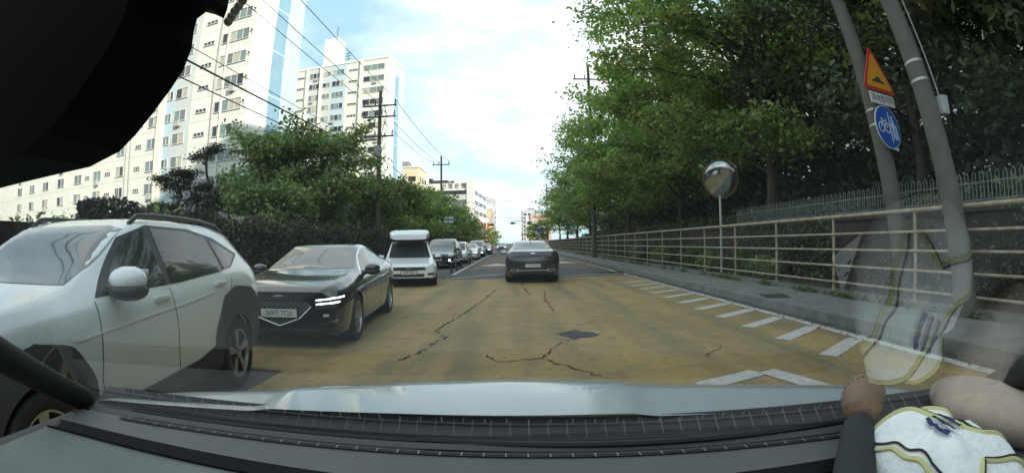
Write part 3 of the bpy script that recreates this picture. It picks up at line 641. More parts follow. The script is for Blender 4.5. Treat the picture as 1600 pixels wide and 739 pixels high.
b=MB(); ring(b,-.27,-.03,.1,.03,I3); ring(b,-.04,-.03,.1,.03,I3); bar(b,-.27,-.03,-.2,.13,.025,I3); bar(b,-.2,.10,-.07,.12,.025,I3); bar(b,-.07,.16,-.04,-.03,.025,I3); bar(b,-.2,.13,-.16,-.03,.025,I3); bar(b,-.25,.15,-.16,.15,.03,I3); b.build('bicycle_symbol',ws,e)
b=MB(); bar(b,.075,.33,.075,-.33,.03,I3); b.build('divider',ws,e)
b=MB(); disc(b,.035,.025,.029,I3@Matrix.Translation((.19,.22,0)),14); bar(b,.19,.17,.19,-.02,.075,I3); bar(b,.17,-.02,.15,-.26,.035,I3); bar(b,.21,-.02,.235,-.26,.035,I3); bar(b,.15,.14,.13,.0,.022,I3); bar(b,.23,.14,.26,.0,.022,I3); bar(b,.3,.05,.3,-.25,.05,I3); b.build('pedestrian_symbol',ws,e)
# traffic mirror
mo=Vector((6.98,15.1,3.36)); e=empty('traffic_mirror',(mo.x,mo.y,.16)); tag(e,'round convex traffic mirror on a grey post behind the railing','traffic mirror')
nv=Vector((-.36,-.90,-.20)).normalized(); mr=nv.cross(Vector((0,0,1))).normalized()*-1; mu=mr.cross(nv)*1
def MF(b,prof,n=40):
    vs=[];
    for r,hh in prof:
        for k in range(n):
            t=2*math.pi*k/n; vs.append(Vector((0,0,mo.z-.16))+mr*math.cos(t)*r+mu*math.sin(t)*r*1.06+nv*hh)
    fs=[(i*n+k,i*n+(k+1)%n,(i+1)*n+(k+1)%n,(i+1)*n+k) for i in range(len(prof)-1) for k in range(n)]
    fs.append(tuple(range(n))); fs.append(tuple(range((len(prof)-1)*n,len(prof)*n))); b.add(vs,fs)
b=MB(); MF(b,[(.59*math.sin(i/10*math.pi/2*.999+.001),.085*math.cos(i/10*math.pi/2)) for i in range(11)][::-1]); b.build('mirror_face',mat('mirror_metal',(.40,.43,.42),.09,metal=1,noise=.3,nscale=7),e,smooth=True)
b=MB(); MF(b,[(.5,-.08),(.60,-.05),(.63,.03),(.60,.06),(.585,.02)]); b.build('rim',mat('mirror_rim',(.07,.065,.06),.5,col2=(.15,.06,.035),nscale=3),e,smooth=True)
b=MB(); b.tube([(0,.12,0),(0,.12,mo.z-.3)],.045,10); b.box((0,.1,mo.z-.35),(.08,.2,.3)); b.build('post',mat('mirror_post',(.36,.40,.38),.5,metal=.3),e,smooth=True)
b=MB(); b.prism([(.35,-.62),(.62,-.42),(.6,-.3)],lambda x,y:Vector((0,.1,mo.z-.16))+mr*x+mu*y,lambda x,y:Vector((0,.12,mo.z-.16))+mr*x+mu*y); b.build('yellow_tag',mat('tag_yellow',(.5,.42,.1),.6),e)
# white rounded street-name board on the slim pole
e=empty('street_name_board',(-7.75,54.6,4.1)); tag(e,'white rounded street name board on the slimmer utility pole','sign')
b=MB(); b.prism([(0,-.42),(1.1,-.42),(1.32,-.25),(1.4,0),(1.32,.25),(1.1,.42),(0,.42)],lambda x,y:(x,0,y),lambda x,y:(x,.05,y)); b.build('board',mat('board_grey',(.16,.2,.2),.5),e)
b=MB(); b.b2(.05,1.15,-.02,0,.12,.34); b.b2(.05,1.15,-.02,0,-.34,-.12); b.build('white_bands',wht,e)
# distant traffic lights over the road
e=empty('traffic_light',(6.6,118,0)); tag(e,'overhead traffic light arm at the far crossing, right side','traffic light')
b=MB(); b.tube([(0,0,0),(0,0,6.6)],[.13,.09],8); b.tube([(0,0,6.3),(-7.5,0,6.9)],[.08,.05],8); b.build('mast',mat('mast_grey',(.30,.32,.33),.5),e)
for x in (-2.0,-6.2):
    b=MB(); b.box((x,-.1,6.2),(1.5,.3,.5)); h=b.build('signal_head',dark,e,bev=.03)
    for k,c in enumerate([(.25,.03,.02),(.3,.18,.02),(.02,.7,.45)]):
        l=MB(); l.lathe([(.16,0),(.14,-.05)],c=(x-.48+.48*k,-.27,6.2),axis='y',n=14); l.build('lens',mat('lens%d'%k,c,.3,emis=(c[0],c[1],c[2],3 if k==2 else 0)),h)
b=MB(); b.box((-.1,-.2,4.4),(.9,.15,.9)); b.build('sign_panel',blu,e)
e=empty('traffic_light',(-8.6,124,0)); tag(e,'traffic light mast at the far crossing, left side','traffic light')
b=MB(); b.tube([(0,0,0),(0,0,6.6)],[.13,.09],8); b.tube([(0,0,6.3),(4.0,0,6.7)],[.08,.05],8); b.build('mast',MAT['mast_grey'],e)
b=MB(); b.box((3.4,-.1,6.1),(1.5,.3,.5)); b.build('signal_head',dark,e,bev=.03)
# bollards
first=None
for i,(x,y) in enumerate([(-2.83,22.4),(-2.88,25.0),(-2.80,26.6),(-2.78,31.5)]):
    if first is None:
        e=empty('flexible_bollard',(x,y,0)); b=MB(); b.lathe([(.10,0),(.10,.04),(.045,.07),(.042,.72),(.03,.75)],axis='z',n=12); b.build('post',blackm,e,smooth=True)
        b=MB(); b.lathe([(.046,.50),(.046,.58)],axis='z',n=12); b.build('reflector_band',wht,e,smooth=True); first=e
    else: e=copy_tree(first); e.location=(x,y,0)
    tag(e,['dark flexible bollard nearest the camera on the centre line','second dark bollard on the centre line','third dark bollard on the centre line','farthest dark bollard on the centre line'][i],'bollard','bollards on the centre line')
# ============================================================ CARS
def smooth_keys(keys,n=64,passes=2):
    K=np.array(sorted(keys),dtype=float); xs=np.linspace(K[0,0],K[-1,0],n)
    # denser towards both ends
    t=np.linspace(0,1,n); t=t-.055*np.sin(2*np.pi*t); xs=K[0,0]+(K[-1,0]-K[0,0])*t
    A=np.stack([np.interp(xs,K[:,0],K[:,j]) for j in range(1,K.shape[1])],1)
    for _ in range(passes):
        B=A.copy(); B[1:-1]=(A[:-2]+2*A[1:-1]+A[2:])/4; A=B
    return xs,A
def section(w,zb,zbelt,ztop,wt,lip=.0):
    h=zbelt-zb; g=max(ztop-zbelt,.001); wb=w*.93
    P=[(0,zb),(.55*w,zb),(.86*w,zb+.01),(.95*w,zb+.07*h+.01),(.975*w,zb+.22*h),(.985*w,zb+.40*h),(1.0*w,zb+.60*h),(.995*w,zb+.74*h),(.975*w,zb+.88*h),(.945*w,zb+.97*h),(wb,zbelt)]
    for t in (.12,.3,.5,.7,.85): 
        P.append((wb+(wt-wb)*(t**1.12),zbelt+g*.90*t))
    P+= [(wt*.985,zbelt+g*.93),(wt*.90,zbelt+g*.965),(wt*.7,zbelt+g*.985),(wt*.4,zbelt+g*.997),(0,ztop)]
    return P
def car_body(keys,R_,axles,arch=1.13,passes=2):
    xs,A=smooth_keys(keys,passes=passes); V=[];m=None
    for x,r in zip(xs,A):
        P=section(*r); ring=[(x,y,z) for y,z in P]+[(x,-y,z) for y,z in P[-2:0:-1]]; m=len(ring); V+=ring
    n=len(xs); F=[]
    for i in range(n-1):
        for k in range(m): a=i*m+k;b=i*m+(k+1)%m; F.append((a,b,b+m,a+m))
    # caps built of strips so that they shade well
    k=len(section(*A[0]))
    for i0,flip in ((0,False),((n-1)*m,True)):
        for j in range(k-1):
            a=i0+j; b=i0+j+1; c=i0+(m-j-1)%m; d=i0+(m-j)%m
            q=(a,b,c,d) if j>0 else (a,b,c)
            if j==k-2: q=(a,b,d)
            F.append(q)
    return V,F
def mesh_of(V,F,m):
    me=bpy.data.meshes.new('tmp'); me.from_pydata(V,[],F); me.materials.append(m)
    bm=bmesh.new(); bm.from_mesh(me); bmesh.ops.recalc_face_normals(bm,faces=bm.faces); bm.to_mesh(me); bm.free(); return me
def cut(me,cutter):
    o=bpy.data.objects.new('tmp_body',me); c=bpy.data.objects.new('tmp_cut',cutter); COL.objects.link(o); COL.objects.link(c)
    md=o.modifiers.new('b','BOOLEAN'); md.operation='DIFFERENCE'; md.object=c; md.solver='EXACT'
    dg=bpy.context.evaluated_depsgraph_get(); dg.update(); r=bpy.data.meshes.new_from_object(o.evaluated_get(dg))
    bpy.data.objects.remove(o); bpy.data.objects.remove(c); return r
class Skin:
    def __init__(s,V,F): s.t=BVHTree.FromPolygons([Vector(v) for v in V],F)
    def hit(s,p,axis):
        d={'y+':Vector((0,-1,0)),'y-':Vector((0,1,0)),'x+':Vector((-1,0,0)),'x-':Vector((1,0,0)),'z+':Vector((0,0,-1))}[axis]
        o={'y+':Vector((p[0],2,p[1])),'y-':Vector((p[0],-2,p[1])),'x+':Vector((4,p[0],p[1])),'x-':Vector((-4,p[0],p[1])),'z+':Vector((p[0],p[1],3))}[axis]
        h,n,_,_=s.t.ray_cast(o,d)
        if h is None: return None,None
        if n.dot(d)>0: n=-n
        return h,n
    def put(s,b,rows,axis,off,skirt=.03,closed=True):
        """rows: list of rings (equal length) outer->inner; drapes them on the body"""
        g=[]; 
        for ri,row in enumerate(rows):
            out=[]
            for p in row:
                h,n=s.hit(p,axis)
                out.append(None if h is None else (h+n*off,h-n*skirt))
            g.append(out)
        vs=[];idx={}
        def vid(key,co):
            if key not in idx: idx[key]=len(vs); vs.append(co)
            return idx[key]
        fs=[];L=len(rows[0])
        for i in range(len(rows)-1):
            for k in range(L if closed else L-1):
                k2=(k+1)%L; q=[(i,k),(i,k2),(i+1,k2),(i+1,k)]
                if any(g[a][c] is None for a,c in q): continue
                f=[]
                for a,c in q:
                    v=vid((a,c),g[a][c][0]); 
                    if v not in f: f.append(v)
                if len(f)>2: fs.append(tuple(f))
        def sk(row):
            for k in range(L if closed else L-1):
                k2=(k+1)%L
                if g[row][k] and g[row][k2]: fs.append((vid((row,k),g[row][k][0]),vid((row,k2),g[row][k2][0]),vid(('s',row,k2),g[row][k2][1]),vid(('s',row,k),g[row][k][1])))
        sk(0)
        if not closed or len(set(map(tuple,rows[-1])))>1: sk(len(rows)-1)
        b.add(vs,fs)
def dens(poly,n=40,closed=True):
    pts=[Vector(p) for p in poly]; 
    if closed: pts=pts+[pts[0]]
    L=[(b-a).length for a,b in zip(pts,pts[1:])]; T=sum(L); out=[]
    for a,b,l in zip(pts,pts[1:],L):
        k=max(1,round(n*l/T)); out+=[tuple(a.lerp(b,i/k)) for i in range(k)]
    if not closed: out.append(tuple(pts[-1]))
    return out
def patch(skin,name,poly,axis,off,m,parent,n=44,rings=6,skirt=.02,centre=None,mirror=None):
    b=MB(); o=dens(poly,n); c=centre or (sum(p[0] for p in poly)/len(poly),sum(p[1] for p in poly)/len(poly))
    rows=[[(c[0]+(x-c[0])*k,c[1]+(y-c[1])*k) for x,y in o] for k in [1-i/rings for i in range(rings)]+[.001]]
    skin.put(b,rows,axis,off,skirt); return b.build(name,m,parent,smooth=True)
def band(skin,name,la,lb,axis,off,m,parent,n=30,rows=3,skirt=.02):
    """strip between two polylines given in projection coords"""
    a=dens2(la,n); c=dens2(lb,n); b=MB()
    R_=[[(p[0]+(q[0]-p[0])*t,p[1]+(q[1]-p[1])*t) for p,q in zip(a,c)] for t in [i/rows for i in range(rows+1)]]
    skin.put(b,R_,axis,off,skirt,closed=False); return b.build(name,m,parent,smooth=True)
def dens2(poly,n):
    pts=[Vector(p) for p in poly]; L=[0]
    for a,b in zip(pts,pts[1:]): L.append(L[-1]+(b-a).length)
    out=[]
    for i in range(n+1):
        d=L[-1]*i/n; j=0
        while j<len(pts)-2 and L[j+1]<d: j+=1
        t=(d-L[j])/max(1e-9,L[j+1]-L[j]); out.append(tuple(pts[j].lerp(pts[j+1],min(1,t))))
    return out
tyre=mat('tyre',(.022,.022,.024),.85,bump=.3,bscale=60); rimm=mat('rim_alloy',(.42,.43,.45),.28,metal=.9); rimd=mat('rim_dark',(.03,.03,.035),.4)
glass=mat('car_glass',(.008,.011,.014),.04,spec=.6,coat=.3)
glass2=mat('car_windscreen',(.03,.036,.038),.05,spec=1.0,coat=.6,noise=.6,nscale=3)
chrome=mat('chrome',(.6,.62,.64),.15,metal=1); trim=mat('black_trim',(.02,.02,.022),.4); clad=mat('grey_cladding',(.055,.058,.062),.75,bump=.15,bscale=200)
lampw=mat('lamp_clear',(.5,.55,.58),.1,spec=1,coat=1); lampon=mat('lamp_lit',(.9,.95,1),.3,emis=(.9,.97,1,3.5)); lampr=mat('lamp_red',(.22,.012,.012),.15,spec=.8,coat=1)
plate=mat('plate_white',(.62,.65,.63),.5)
def wheel(parent,x,y,r,w,side,style):
    e=empty('wheel',(x,y,r)); e.parent=parent; s=side; o=w/2*s
    rr_=r*.70
    b=MB(); b.lathe([(rr_*.95,-.5*w),(r*.93,-.5*w),(r*.985,-.42*w),(r,-.25*w),(r,.25*w),(r*.985,.42*w),(r*.93,.5*w),(r*.80,.52*w),(rr_,.45*w),(rr_*.95,.3*w)],axis='y',n=44,close=False); b.build('tyre',tyre,e,smooth=True)
    b=MB(); b.lathe([(rr_*.99,.46*w*s),(rr_*.93,.45*w*s),(rr_*.90,.30*w*s),(rr_*.88,-.3*w*s)],axis='y',n=44,close=False)
    hub=.36*w*s
    b.lathe([(.055,hub-.02*s),(.055,hub+.02*s),(.03,hub+.03*s)],axis='y',n=16)
    def spoke(a,w0,w1,dy=.02):
        c,n=math.cos(a),math.sin(a); vs=[]
        for rad,wd,yy in ((.04,w0,hub+.005*s),(rr_*.93,w1,.42*w*s)):
            for t,yo in ((-1,0),(1,0),(1,-dy*s),(-1,-dy*s)): vs.append((c*rad-n*wd*t,yy+yo,n*rad+c*wd*t))
        b.add(vs,[(0,1,2,3),(7,6,5,4),(0,4,5,1),(1,5,6,2),(2,6,7,3),(3,7,4,0)])
    if style=='five':
        for k in range(5): a=k*2*math.pi/5+.3; spoke(a-.1,.012,.022); spoke(a+.1,.012,.022)
    else:
        for k in range(10): a=k*2*math.pi/10+.1; spoke(a-.06,.008,.010); spoke(a+.06,.008,.010)
    b.build('rim',rimm,e,smooth=False)
    b=MB(); b.lathe([(rr_*.9,-.1*w*s),(.001,-.1*w*s)],axis='y',n=30,close=False); b.lathe([(.15,.02*w*s),(.15,.08*w*s),(.02,.09*w*s)],axis='y',n=24); b.build('brake_disc',rimd,e)
    return e
def make_car(name,label,cat,spec,loc,rz,group=None,detail=True):
    root=empty(name,loc,rz); tag(root,label,cat,group)
    p=spec['paint']; V,F=car_body(spec['keys'],spec['R'],spec['axles'],passes=spec.get('passes',2)); sk=Skin(V,F)
    me=mesh_of(V,F,p); hw=spec['w']
    cb=MB(); Rc=spec['R']*spec.get('arch',1.14)
    for ax in spec['axles']:
        for s in (1,-1): cb.lathe([(Rc,s*hw*.60),(Rc,s*(hw+.3))],c=(ax,0,spec['R']+.01),axis='y',n=40)
    cm=bpy.data.meshes.new('c'); cm.from_pydata(cb.v,[],cb.f)
    bm=bmesh.new(); bm.from_mesh(cm); bmesh.ops.recalc_face_normals(bm,faces=bm.faces); bm.to_mesh(cm); bm.free()
    me=cut(me,cm)
    me.materials.clear(); me.materials.append(p)
    me.polygons.foreach_set('use_smooth',[True]*len(me.polygons)); me.set_sharp_from_angle(angle=R(42)); me.name='body'
    for pl_ in me.polygons: pl_.material_index=0
    o=bpy.data.objects.new('body',me); COL.objects.link(o); o.parent=root
    for ax in spec['axles']:
        for s in (1,-1): b=MB(); b.lathe([(Rc-.006,s*hw*.58),(Rc-.006,s*hw*.93)],c=(ax,0,spec['R']+.01),axis='y',n=32,close=False); b.lathe([(Rc-.006,s*hw*.585),(.01,s*hw*.585)],c=(ax,0,spec['R']+.01),axis='y',n=32,close=False); b.build('wheel_housing',blackm,root,fix=False)
    for ax in spec['axles']:
        for s in (1,-1): wheel(root,ax,s*(hw-.125),spec['R'],.225,s,spec.get('rim','multi'))
    # glass
    for s,axs in ((1,'y+'),(-1,'y-')):
        if 'dlo' in spec: patch(sk,'window_surround',spec['dlo'],axs,.003,spec.get('surround',trim),root,n=60)
        for q in spec['side']: patch(sk,'side_window',q,axs,.006,glass,root,n=44)
    patch(sk,'windscreen',spec['ws'],'x+',.004,spec.get('wsm',glass2),root,n=56,rings=10)
    patch(sk,'rear_window',spec['rw'],'x-',.004,glass,root,n=50,rings=8)
    for nm,poly,axs,off,mm in spec.get('patches',[]):
        both=axs in('y',)
        for a2 in (('y+','y-') if both else (axs,)): patch(sk,nm,poly,a2,off,MAT[mm] if isinstance(mm,str) else mm,root,n=36,rings=5)
    for nm,poly,axs,off,mm in spec.get('pairs',[]):      # mirrored left/right on front or rear
        for s in (1,-1): patch(sk,nm,[(y*s,z) for y,z in poly],axs,off,MAT[mm] if isinstance(mm,str) else mm,root,n=30,rings=4)
    for nm,la,lb,axs,off,mm in spec.get('bands',[]):
        for a2 in (('y+','y-') if axs=='y' else (axs,)): band(sk,nm,la,lb,a2,off,MAT[mm] if isinstance(mm,str) else mm,root)
    # door seams
    for ln in spec.get('seams',[]):
        for a2 in ('y+','y-'):
            a=[(x-.004,z) for x,z in ln]; c=[(x+.004,z) for x,z in ln]
            if abs(ln[0][0]-ln[-1][0])>abs(ln[0][1]-ln[-1][1]): a=[(x,z-.004) for x,z in ln]; c=[(x,z+.004) for x,z in ln]
            band(sk,'door_seam',a,c,a2,.002,trim,root,rows=1,skirt=.005)
    # handles
    for hx,hz in spec.get('handles',[]):
        for s,a2 in ((1,'y+'),(-1,'y-')):
            h,n=sk.hit((hx,hz),a2)
            if h: b=MB(); b.box(h+Vector((0,s*.025,0)),(.19,.022,.030)); b.box(h+Vector((-.08,s*.01,0)),(.03,.04,.028)); b.box(h+Vector((.08,s*.01,0)),(.03,.04,.028)); b.build('door_handle',spec.get('handle_mat',p),root,bev=.006,smooth=True)
    # mirrors
    mx_,mz_=spec['mirror']
    for s,a2 in ((1,'y+'),(-1,'y-')):
        h,n=sk.hit((mx_,mz_-.06),a2); y=h.y if h else s*hw*.9
        e=empty('door_mirror',(mx_,y+s*.15,mz_)); e.parent=root
        sc_=spec.get('mscale',1)
        def egg(zlo,zhi,rx,ry,k=1.0):
            V=[];n_=16;st=8
            for i in range(st+1):
                t=i/st; z=zlo+(zhi-zlo)*t; q=math.sqrt(max(.02,1-(2*t-1)**2*.86))
                for j in range(n_):
                    a=2*math.pi*j/n_; cx=math.cos(a); cx=cx if cx>0 else cx*.45
                    V.append((cx*rx*q*sc_,math.sin(a)*ry*q*sc_,z*sc_))
            Fq=[(i*n_+j,i*n_+(j+1)%n_,(i+1)*n_+(j+1)%n_,(i+1)*n_+j) for i in range(st) for j in range(n_)]+[tuple(range(n_)),tuple(range(st*n_,(st+1)*n_))]; return V,Fq
        b=MB(); b.add(*egg(-.060,.075,.11,.125)); b.build('mirror_cap',spec.get('mirror_mat',p),e,smooth=True)
        b=MB(); b.add(*egg(-.100,.006,.114,.130)); b.tube([(.02,-s*.1,-.06),(.03,-s*.19,-.085)],[.035,.04],8); b.build('mirror_base',trim,e,smooth=True)
        b=MB(); b.add([(-.052*sc_,-.1*sc_,-.055*sc_),(-.052*sc_,.1*sc_,-.055*sc_),(-.052*sc_,.1*sc_,.06*sc_),(-.052*sc_,-.1*sc_,.06*sc_)],[(0,1,2,3)]); b.build('mirror_glass',chrome,e)
    return root,sk
def number_plate(root,x,z,txt,front=True,w=.52,h=.11,tilt=0):
    s=1 if front else -1; e=MB(); e.b2(x-.006,x+.006,-w/2,w/2,z-h/2,z+h/2); po=e.build('number_plate',plate,root,bev=.004)
    M=frame((x+s*.0075,0,z),(0,s,0),(0,0,1)); text_mesh('plate_number',txt,h*.86,ink,po,M,.001,sx=.9)
    e=MB(); e.b2(x-s*.012-.004,x-s*.012+.004,-w/2-.015,w/2+.015,z-h/2-.012,z+h/2+.012); e.build('plate_holder',trim,root)
pw=mat('paint_white',(.80,.83,.84),.25,coat=.8); pk=mat('paint_black',(.006,.007,.010),.18,coat=1,spec=.6); pg=mat('paint_dark_grey',(.045,.048,.055),.25,metal=.4,coat=.9)
pkw=mat('paint_pearl',(.76,.81,.83),.22,coat=.9); ps=mat('paint_silver',(.35,.37,.38),.3,metal=.6,coat=.6)
# ---- white crossover (near left)
KON=dict(paint=pkw,R=.335,w=.91,axles=(1.33,-1.33),arch=1.10,rim='five',mirror_mat=pkw,mscale=1.18,passes=2,
 keys=[(-2.17, 0.7, 0.42, 0.925, 1.0, 0.62), (-2.1, 0.82, 0.34, 1.045, 1.12, 0.66), (-1.93, 0.885, 0.28, 1.125, 1.38, 0.6), (-1.72, 0.905, 0.25, 1.135, 1.5, 0.6), (-1.3, 0.91, 0.22, 1.125, 1.565, 0.615), (-0.6, 0.91, 0.22, 1.075, 1.585, 0.63), (-0.1, 0.91, 0.22, 1.055, 1.575, 0.63), (0.22, 0.91, 0.22, 1.04, 1.48, 0.61), (0.5, 0.91, 0.22, 1.03, 1.3, 0.64), (0.9, 0.91, 0.23, 1.01, 1.12, 0.72), (1.4, 0.9, 0.24, 0.98, 1.06, 0.76), (1.9, 0.86, 0.27, 0.9, 0.99, 0.72), (2.1, 0.8, 0.32, 0.82, 0.9, 0.66), (2.18, 0.72, 0.38, 0.76, 0.83, 0.58)],
 dlo=[(.70,1.06),(.22,1.42),(-.14,1.515),(-.8,1.505),(-1.25,1.435),(-1.66,1.28),(-1.34,1.155),(-.4,1.085)],
 side=[[(.58,1.08),(.22,1.37),(.0,1.47),(-.10,1.49),(-.13,1.08)],[(-.21,1.08),(-.19,1.495),(-.75,1.48),(-1.08,1.43),(-1.14,1.13)],[(-1.19,1.14),(-1.14,1.41),(-1.3,1.37),(-1.57,1.27),(-1.34,1.17)]],
 ws=[(-.68,1.14),(.68,1.14),(.60,1.48),(.45,1.51),(-.45,1.51),(-.60,1.48)],rw=[(-.58,1.16),(.58,1.16),(.52,1.42),(-.52,1.42)],
 mirror=(.50,1.15),handles=[(.0,1.0),(-1.0,1.035)],seams=[[(-.165,1.06),(-.17,.6),(-.16,.30)],[(.72,1.04),(.80,.6),(.76,.30)],[(-1.28,1.06),(-1.12,.80),(-.93,.62),(-.88,.42)]],
 bands=[('sill_cladding',[(.93,.42),(.5,.43),(-.5,.45),(-.90,.52)],[(.93,.20),(.5,.20),(-.5,.20),(-.97,.20)],'y',.010,'grey_cladding')],
 patches=[],pairs=[('tail_light',[(.45,.98),(.80,1.0),(.82,1.04),(.45,1.03)],'x-',.005,'lamp_red'),('headlight',[(.45,.66),(.75,.66),(.78,.78),(.48,.78)],'x+',.005,'lamp_clear')])
def arch_clad(sk,root,ax,R_,ang,out,name='arch_cladding'):
    for a2 in ('y+','y-'):
        cz=R_+.01; la=[];lb=[]
        for i in range(25):
            t=R(-12+ (192+12)*i/24); la.append((ax+math.cos(t)*R_*1.09,cz+math.sin(t)*R_*1.09))
        pts=dens2([(ax+a,cz+b) for a,b in out],24); pts=pts
        band(sk,name,la,pts,a2,.012,clad,root,n=44,rows=5)
kona,ks=make_car('white_crossover','white crossover with grey wheel arch cladding passing close on the left','car',KON,(-3.33,2.66,0),R(-90+8))
arch_clad(ks,kona,-1.33,.335,0,[(.52,-.12),(.50,.28),(.30,.56),(.02,.64),(-.38,.60),(-.60,.44),(-.74,.20),(-.76,-.06)])
arch_clad(ks,kona,1.33,.335,0,[(.62,-.06),(.55,.22),(.36,.48),(.0,.55),(-.30,.50),(-.46,.30),(-.50,-.12)])
band(ks,'rear_bumper_cladding',[(-1.70,.50),(-1.95,.56),(-2.15,.60)],[(-1.70,.22),(-1.95,.27),(-2.15,.36)],'y+',.012,clad,kona)
for s in (1,-1):
    pts=[]; b=MB()
    for x in (.0,-.1,-.3,-.8,-1.2,-1.5,-1.62):
        h,n=ks.hit((x,s*.575),'z+'); pts.append((x,s*.575,h.z+(.04 if -1.6<x<-.05 else .0)))
    b.tube(pts,.020,8); b.build('roof_rail',trim,kona,smooth=True)
# body crease along the doors
band(ks,'waist_crease',[(1.0,.86),(.3,.895),(-.4,.93),(-.85,.965)],[(1.0,.85),(.3,.887),(-.4,.922),(-.85,.959)],'y+',.006,pkw,kona)
# ---- black sedan
SED=[(-2.43,.70,.36,.84,.93,.58),(-2.33,.83,.30,.93,1.0,.66),(-2.0,.90,.24,.985,1.06,.70),(-1.70,.92,.20,.985,1.13,.66),(-1.05,.925,.18,.95,1.335,.56),(-.45,.925,.18,.925,1.395,.57),(.05,.925,.18,.91,1.37,.575),(.40,.925,.18,.90,1.22,.62),(.92,.925,.18,.88,.985,.74),(1.45,.92,.17,.845,.93,.76),(1.9,.905,.16,.79,.875,.74),(2.12,.87,.17,.74,.825,.70),(2.22,.80,.22,.67,.76,.62)]
G70=dict(paint=pk,R=.335,w=.925,axles=(1.4175,-1.4175),arch=1.08,rim='multi',keys=SED,
 dlo=[(.80,.955),(.25,1.22),(-.15,1.325),(-.6,1.345),(-1.0,1.29),(-1.62,1.06),(-1.42,1.0),(-.4,.965)],surround=chrome,
 side=[[(.70,.955),(.24,1.20),(-.1,1.295),(-.30,1.31),(-.34,.955)],[(-.42,.96),(-.38,1.315),(-.65,1.315),(-1.0,1.265),(-1.10,.985)],[(-1.16,.99),(-1.07,1.24),(-1.55,1.055),(-1.42,1.01)]],
 ws=[(-.70,1.0),(.70,1.0),(.54,1.33),(.3,1.35),(-.3,1.35),(-.54,1.33)],rw=[(-.60,1.12),(.60,1.12),(.5,1.30),(-.5,1.30)],
 mirror=(.66,.99),handles=[(-.2,.80),(-1.12,.83)],handle_mat=chrome,seams=[[(-.38,.93),(-.36,.6),(-.35,.26)],[(.88,.88),(.92,.6),(.88,.26)],[(-1.2,.95),(-1.1,.8),(-.95,.6),(-.9,.3)],[(2.0,.74),(1.4,.82),(.95,.88)]],
 bands=[('sill_trim',[(.95,.26),(-.95,.26)],[(.95,.20),(-.95,.20)],'y',.008,'black_trim')],
 patches=[('grille',[(-.40,.63),(.40,.63),(.46,.57),(.30,.42),(0,.32),(-.30,.42),(-.46,.57)],'x+',.004,trim),('lower_intake',[(-.62,.24),(.62,.24),(.60,.285),(-.60,.285)],'x+',.006,trim),('bonnet_badge',[(-.10,.70),(.10,.70),(.03,.72),(-.03,.72)],'x+',.008,'chrome')],
 pairs=[('headlight',[(.52,.54),(.80,.56),(.88,.71),(.54,.68)],'x+',.006,'black_trim'),('headlight_bar',[(.53,.645),(.86,.682),(.86,.697),(.53,.662)],'x+',.012,'lamp_lit'),('headlight_bar',[(.53,.592),(.83,.624),(.83,.639),(.53,.609)],'x+',.012,'lamp_lit'),('side_intake',[(.54,.33),(.80,.38),(.82,.42),(.56,.36)],'x+',.006,'chrome'),('tail_light',[(.5,.86),(.8,.87),(.82,.90),(.5,.91)],'x-',.006,'lamp_red'),('door_marker_lamp',[(.62,.44),(.70,.445),(.70,.48),(.62,.475)],'x+',.008,'lamp_clear')])
g70,gs=make_car('black_sedan','black sedan with lit twin bar headlights and mesh crest grille facing the camera','car',G70,(-3.24,8.02,0),R(-90+5))
# grille mesh: diamond lattice and chrome lower edge
b=MB()
def onskin(sk,y,z,off): 
    h,n=sk.hit((y,z),'x+'); return (h+n*off) if h else None
def inside(poly,x,y):
    c=False
    for i in range(len(poly)):
        x0,y0=poly[i];x1,y1=poly[i-1]
        if (y0>y)!=(y1>y) and x<(x1-x0)*(y-y0)/(y1-y0)+x0: c=not c
    return c
GP=G70['patches'][0][1]
for sg in (1,-1):
    for k in range(-22,23):
        seg=[]
        for i in range(60):
            t=-.3+i*.6/59; y=k*.07+t*1.25*sg; z=.48+t
            if inside(GP,y,z) and not (abs(y)<.28 and .415<z<.555):
                p=onskin(gs,y,z,.010)
                if p: seg.append(p)
                continue
            if len(seg)>1: b.tube([seg[0],seg[-1]],.0030,4)
            seg=[]
        if len(seg)>1: b.tube([seg[0],seg[-1]],.0030,4)
b.build('grille_mesh',mat('mesh_metal',(.22,.23,.24),.3,metal=.8),g70)
b=MB(); b.tube([onskin(gs,y,z,.012) for y,z in dens([(.46,.57),(.30,.42),(0,.315),(-.30,.42),(-.46,.57)],24,closed=False)],.008,6); b.build('grille_surround',chrome,g70,smooth=True)
number_plate(g70,onskin(gs,0,.485,.0).x+.03,.485,'369라 7723')
b=MB(); b.box((.72,-.18,1.02),(.10,.16,.02),ry=-.35); b.build('dashboard_note',wht,g70)
